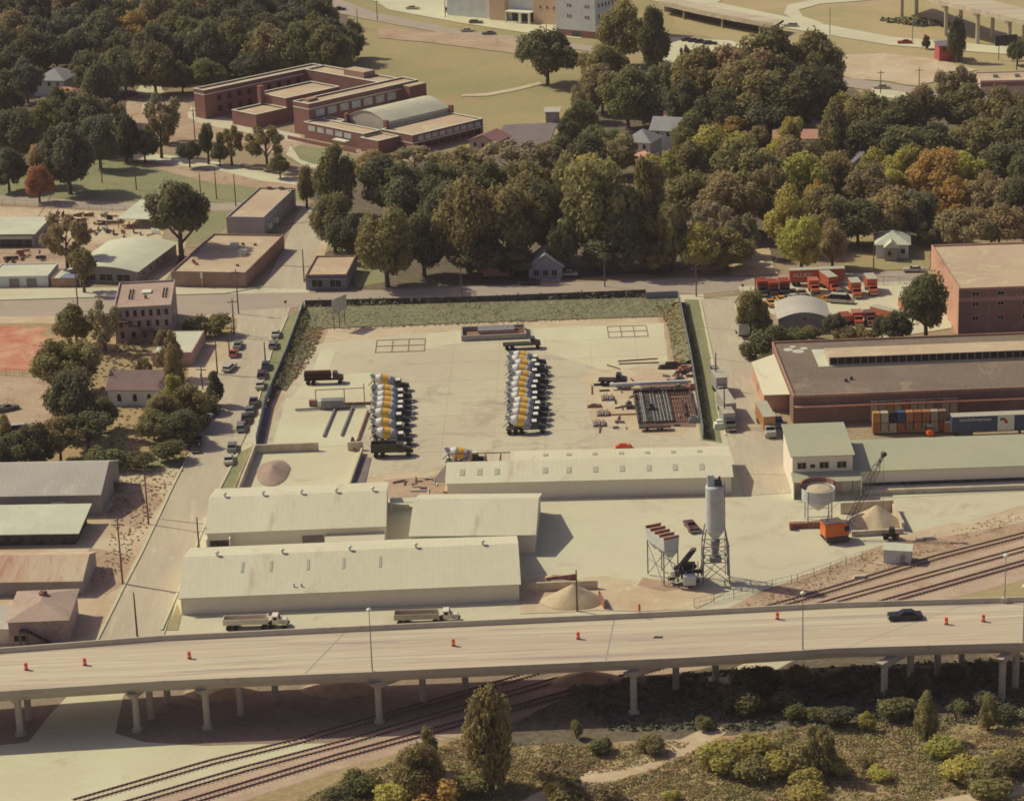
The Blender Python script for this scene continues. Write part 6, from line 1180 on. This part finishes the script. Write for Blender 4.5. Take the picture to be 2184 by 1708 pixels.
for a in [(770,1668,90,50,'g'),(840,1690,90,60,'y'),(720,1700,80,50,'d'),(930,1690,110,60,'n'),(1010,1680,90,40,'o'),(1600,1450,90,50,'o'),(1700,1440,70,40,'b'),(1790,1455,80,50,'d'),(1900,1470,80,50,'d'),(1500,1540,40,34,'o'),(1960,1460,60,60,'d'),(1230,1556,30,40,'o'),(1560,1470,60,40,'b')]: tree(*a,'in the scrub and shade below the bridge','bush',.02,'bush')
rb=random.Random(23)
for i in range(34):
    x=rb.uniform(1180,2190);y=rb.uniform(1590,1705)
    if 1200<x<1480 and 1595<y<1680: continue
    w_=rb.uniform(40,110);tree(x,y,w_,w_*rb.uniform(.32,.46),rb.choice('oyyoogyb'),'in the scrub field below the bridge','bush',.02,'bush')
for i in range(16):
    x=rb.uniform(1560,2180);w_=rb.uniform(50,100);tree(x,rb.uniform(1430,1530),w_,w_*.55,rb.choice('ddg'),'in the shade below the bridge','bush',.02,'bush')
# ordinal labels so that each tree can be found
from collections import defaultdict
gr=defaultdict(list)
for t in TREES: gr[(t[2],t[3],t[4])].append(t)
for (cn,pl,noun),L in gr.items():
    L.sort(key=lambda q:q[0]);P_=pl.replace('in the ','').replace('on the ','').replace('around the ','').replace('along the ','').replace('among the ','').replace('near the ','')
    for i,t in enumerate(L):
        if len(L)==1: lab=f'{cn} {noun}, the only one of its colour, {pl}'
        else: lab=f'{cn} {noun}, {ORD[i]} from the left of its colour {pl}'
        t[1]['label']=' '.join(lab.split()[:16]);t[1]['group']=f'{noun}s {pl}'
# ---------------------------------------------------------------- scrub, ground cover
def scrub(name,poly,n,cols,smin,smax,seed,label,per=26,leaf=.16,hmul=.7,holes=()):
    rng=np.random.default_rng(seed);P=[G(*p) for p in poly];xs=[p.x for p in P];ys=[p.y for p in P]
    def inside(x,y,Q):
        c=False;j=len(Q)-1
        for i in range(len(Q)):
            if (Q[i].y>y)!=(Q[j].y>y) and x<(Q[j].x-Q[i].x)*(y-Q[i].y)/(Q[j].y-Q[i].y)+Q[i].x: c=not c
            j=i
        return c
    HQ=[[G(*p) for p in h] for h in holes];C=[]
    while len(C)<n:
        x=rng.uniform(min(xs),max(xs));y=rng.uniform(min(ys),max(ys))
        if not inside(x,y,P) or any(inside(x,y,h) for h in HQ): continue
        if noise.noise(Vector((x*.11+seed,y*.11,0)))<rng.uniform(-.7,.0): continue
        q=noise.noise(Vector((x*.09,y*.09,seed*1.7)))+rng.normal()*.12;C.append((x,y,smin+(smax-smin)*rng.random()**2*(1 if q<.2 else .7),min(len(cols)-1,max(0,int((q+.5)*len(cols))))))
    from mathutils.bvhtree import BVHTree
    TB=[BVHTree.FromPolygons(v_,f_) for v_,f_ in BANKS];Z=[]
    for x,y,_,_ in C:
        z=.12
        for t_ in TB:
            h=t_.ray_cast(Vector((x,y,9)),Vector((0,0,-1)))[0]
            if h: z=max(z,h.z-.05)
        Z.append(z)
    Z=np.array(Z);C=np.array(C);m_=n*per;ci=np.repeat(np.arange(n),per);d=rng.normal(size=(m_,3));d/=np.linalg.norm(d,axis=1)[:,None];d[:,2]=np.abs(d[:,2]);r=C[ci,2]*(.5+.5*rng.random(m_))
    c=np.stack([C[ci,0]+d[:,0]*r,C[ci,1]+d[:,1]*r,Z[ci]+d[:,2]*r*hmul],1);nr=d+rng.normal(size=(m_,3))*.6;nr/=np.linalg.norm(nr,axis=1)[:,None];t=np.cross(nr,rng.normal(size=(m_,3)));t/=np.linalg.norm(t,axis=1)[:,None];b=np.cross(nr,t);s=(leaf*(.6+rng.random(m_)))[:,None]*(.7+.5*C[ci,2])[:,None]
    v=np.stack([c-t*s,c-b*s*.7,c+t*s,c+b*s*.7],1).reshape(-1,3);me=bpy.data.meshes.new(name);me.vertices.add(4*m_);me.vertices.foreach_set('co',v.ravel().astype('f'));me.loops.add(4*m_);me.loops.foreach_set('vertex_index',np.arange(4*m_,dtype='i'));me.polygons.add(m_);me.polygons.foreach_set('loop_start',np.arange(0,4*m_,4,dtype='i'));me.polygons.foreach_set('loop_total',np.full(m_,4,dtype='i'));me.polygons.foreach_set('material_index',C[ci,3].astype('i'));me.update(calc_edges=True)
    for k in cols: me.materials.append(SM_[k])
    o=bpy.data.objects.new(name,me);COL.objects.link(o);o['kind']='stuff';o['label']=label;o['category']='scrub';return o
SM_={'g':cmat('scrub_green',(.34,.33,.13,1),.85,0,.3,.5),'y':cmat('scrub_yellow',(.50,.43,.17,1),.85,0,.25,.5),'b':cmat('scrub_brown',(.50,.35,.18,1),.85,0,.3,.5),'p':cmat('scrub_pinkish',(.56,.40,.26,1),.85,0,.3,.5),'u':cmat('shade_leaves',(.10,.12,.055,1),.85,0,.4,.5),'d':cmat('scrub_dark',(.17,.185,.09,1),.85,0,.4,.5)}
scrub('scrub',[(620,1720),(760,1655),(900,1610),(1000,1570),(1150,1590),(1480,1590),(1760,1548),(2240,1515),(2240,1730),(620,1730)],8200,['g','y','g','b','y','g','b'],.25,1.3,3,'mixed autumn scrub of low bushes and weeds below the bridge',per=54,leaf=.085,hmul=.7,holes=[[(1100,1712),(1235,1650),(1430,1590),(1560,1552),(1560,1575),(1400,1640),(1150,1725)],[(1930,1720),(2260,1650),(2260,1680),(2100,1725)]])
scrub('dry_weeds',[(1180,1600),(1480,1580),(1420,1620),(1330,1645),(1200,1660),(1120,1640)],1500,['y','b','g'],.12,.4,9,'short dry weeds between the big tree and dirt track',per=16,leaf=.12)
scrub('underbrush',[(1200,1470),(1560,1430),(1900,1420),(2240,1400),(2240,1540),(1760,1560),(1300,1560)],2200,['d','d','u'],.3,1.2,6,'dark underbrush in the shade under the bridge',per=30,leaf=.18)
scrub('weeds',[(175,690),(480,690),(500,700),(395,985),(170,990),(120,900)],900,['g','b','y'],.2,.8,12,'weeds on the lot around the church and derelict house',per=22,leaf=.16,holes=[[(410,722),(510,714),(455,850),(400,850)]])
scrub('weeds_strip',[(655,664),(1450,642),(1430,676),(1050,692),(675,706)],3000,['g','g','d','g'],.1,.35,14,'weedy grass on the bank behind the yard',per=20,leaf=.085,hmul=.6)
scrub('hedge_growth',[(648,664),(660,680),(625,770),(575,868),(566,868),(612,760)],600,['d','g','d'],.3,.8,31,'ragged dark growth inside the left yard fence',per=26,leaf=.14,hmul=1.)
scrub('hedge_growth',[(1452,648),(1462,648),(1490,780),(1514,938),(1504,938),(1479,780)],600,['d','g','g'],.3,.8,32,'ragged growth along the outside of the right yard fence',per=22,leaf=.18)
scrub('slope_weeds',[(655,700),(690,700),(670,760),(640,800),(600,835),(610,780)],600,['b','g','y'],.2,.6,33,'weeds on the dirt slope at the left of the yard',per=16,leaf=.14)
scrub('slope_weeds',[(1400,660),(1448,650),(1474,775),(1440,778),(1425,700)],500,['g','y','b'],.2,.6,34,'weeds on the slope at the right of the yard',per=16,leaf=.14)
scrub('weeds_patch',[(1600,700),(1700,722),(1660,775),(1625,785)],300,['g','g'],.3,.9,15,'green weeds at the corner of the right street',per=26)
scrub('lot_weeds',[(230,1010),(395,1000),(360,1040),(300,1150),(250,1240),(200,1260),(240,1130)],420,['y','b','g'],.12,.4,16,'sparse weeds on the bare lot left of the side street',per=16,leaf=.12)
scrub('vines',[(652,664),(1378,640),(1378,634),(652,655)],900,['d','g'],.4,.9,18,'dark vines growing over the slatted fence',per=26,leaf=.2,hmul=2.6)
scrub('rail_weeds',[(1560,1300),(1850,1180),(2180,1090),(2180,1110),(1860,1230),(1700,1290)],700,['b','y','b'],.1,.4,19,'dry weeds on the brown rail verge',per=14,leaf=.1)
scrub('highway_bushes',[(1880,45),(1960,42),(2030,55),(1960,58)],160,['g','d'],.8,2.2,21,'dark bush line on the grass inside the highway loop',per=26,leaf=.4)

def litter(name,cat,label,group,spots,n,mats,seed,L=(1,3.4),hh=.25):
    r=random.Random(seed);P=[G(*p) for p in spots];LT=[]
    for k in range(n):
        a=P[0].lerp(P[1],r.random());b_=P[3].lerp(P[2],r.random());p=a.lerp(b_,r.random());l=r.uniform(*L)/2;w_=r.uniform(.08,.3 if L[1]<3 else .16);h_=r.uniform(.1,hh)
        o=MB().hexa([(-l,-w_,0),(l,-w_,0),(l,w_,0),(-l,w_,0)],[(-l,-w_*.9,h_),(l,-w_*.9,h_*1.1),(l,w_*.9,h_),(-l,w_*.9,h_*.9)]).obj(name,r.choice(mats));o.location=(p.x,p.y,.2);o.rotation_euler=(0,0,r.choice([0,1.57,r.uniform(0,3.1)]));LT.append((p.x,o))
    cn={'rust':'rust brown','dark_machine':'dark','plant_steel':'grey','pole_wood':'brown','white_paint':'white','grey_steel':'steel grey','barrel_orange':'orange','white_siding':'pale'}
    g_={}
    for x,o in sorted(LT,key=lambda q:q[0]): g_.setdefault(cn[o.data.materials[0].name],[]).append(o)
    for c,L_ in g_.items():
        for i,o in enumerate(L_): tag(o,f'{c} {label}, {ORD[i]} from left of its colour',cat,group)
litter('loose_timber','timber','loose bar around the pipe pit','loose timbers around the pipe pit',[(1255,812),(1480,800),(1490,915),(1255,915)],46,[RUST,RUST,DARK,PLD,WOOD],4,hh=.5)
litter('yard_scrap','scrap','scrap by the right yard wall','scrap by the right wall',[(1425,782),(1478,780),(1482,832),(1432,826)],22,[RUST,DARK,RUST,WHT],6,(.8,2.4),.8)
litter('scrap_metal','scrap','piece in the left scrap yard','scrap in the left scrap yard',[(90,450),(330,458),(345,512),(110,500)],60,[RUST,DARK,WHT,STEEL,RUST,WOOD],8,(1.2,4.5),1.2)
litter('scrap_metal','scrap','scrap behind the white garage','scrap behind the white garage',[(0,535),(110,535),(115,560),(0,560)],14,[RUST,DARK,RUST],9,(1.2,4),.9)
litter('weathered_board','board','board behind the cream warehouses','boards behind the cream warehouses',[(830,1020),(950,1015),(950,1060),(830,1055)],16,[WOOD,RUST,WSD],10,(1,4),.3)
litter('scrap_metal','scrap','scrap in the lower rental yard','scrap in the rental yard',[(1790,668),(1930,664),(1900,712),(1800,712)],20,[RUST,RUST,ORG,DARK],13,(.8,2.4),.8)
o=MB().hexa([(-.1,-.1,0),(.1,-.1,0),(.1,.1,0),(-.1,.1,0)],[(3.9,-.08,5.6),(4.1,-.08,5.6),(4.1,.08,5.6),(3.9,.08,5.6)]).obj('derrick_pole',RUST);o.location=G(82,462);tag(o,'long pale boom pole slanting up over the scrap yard','pole')
o=MB().hexa([(0,0,1.8),(8.5,1.5,1.2),(8.5,4,1.2),(0,2.6,1.8)],[(0,0,1.95),(8.5,1.5,1.35),(8.5,4,1.35),(0,2.6,1.95)]).box(.2,.4,.3,.5,0,1.8).box(8,8.2,2,2.2,0,1.2).obj('lean_to_roof',WHR);o.location=G(832,1092);tag(o,'slanting white lean to sheet roof between two cream warehouses','roof')
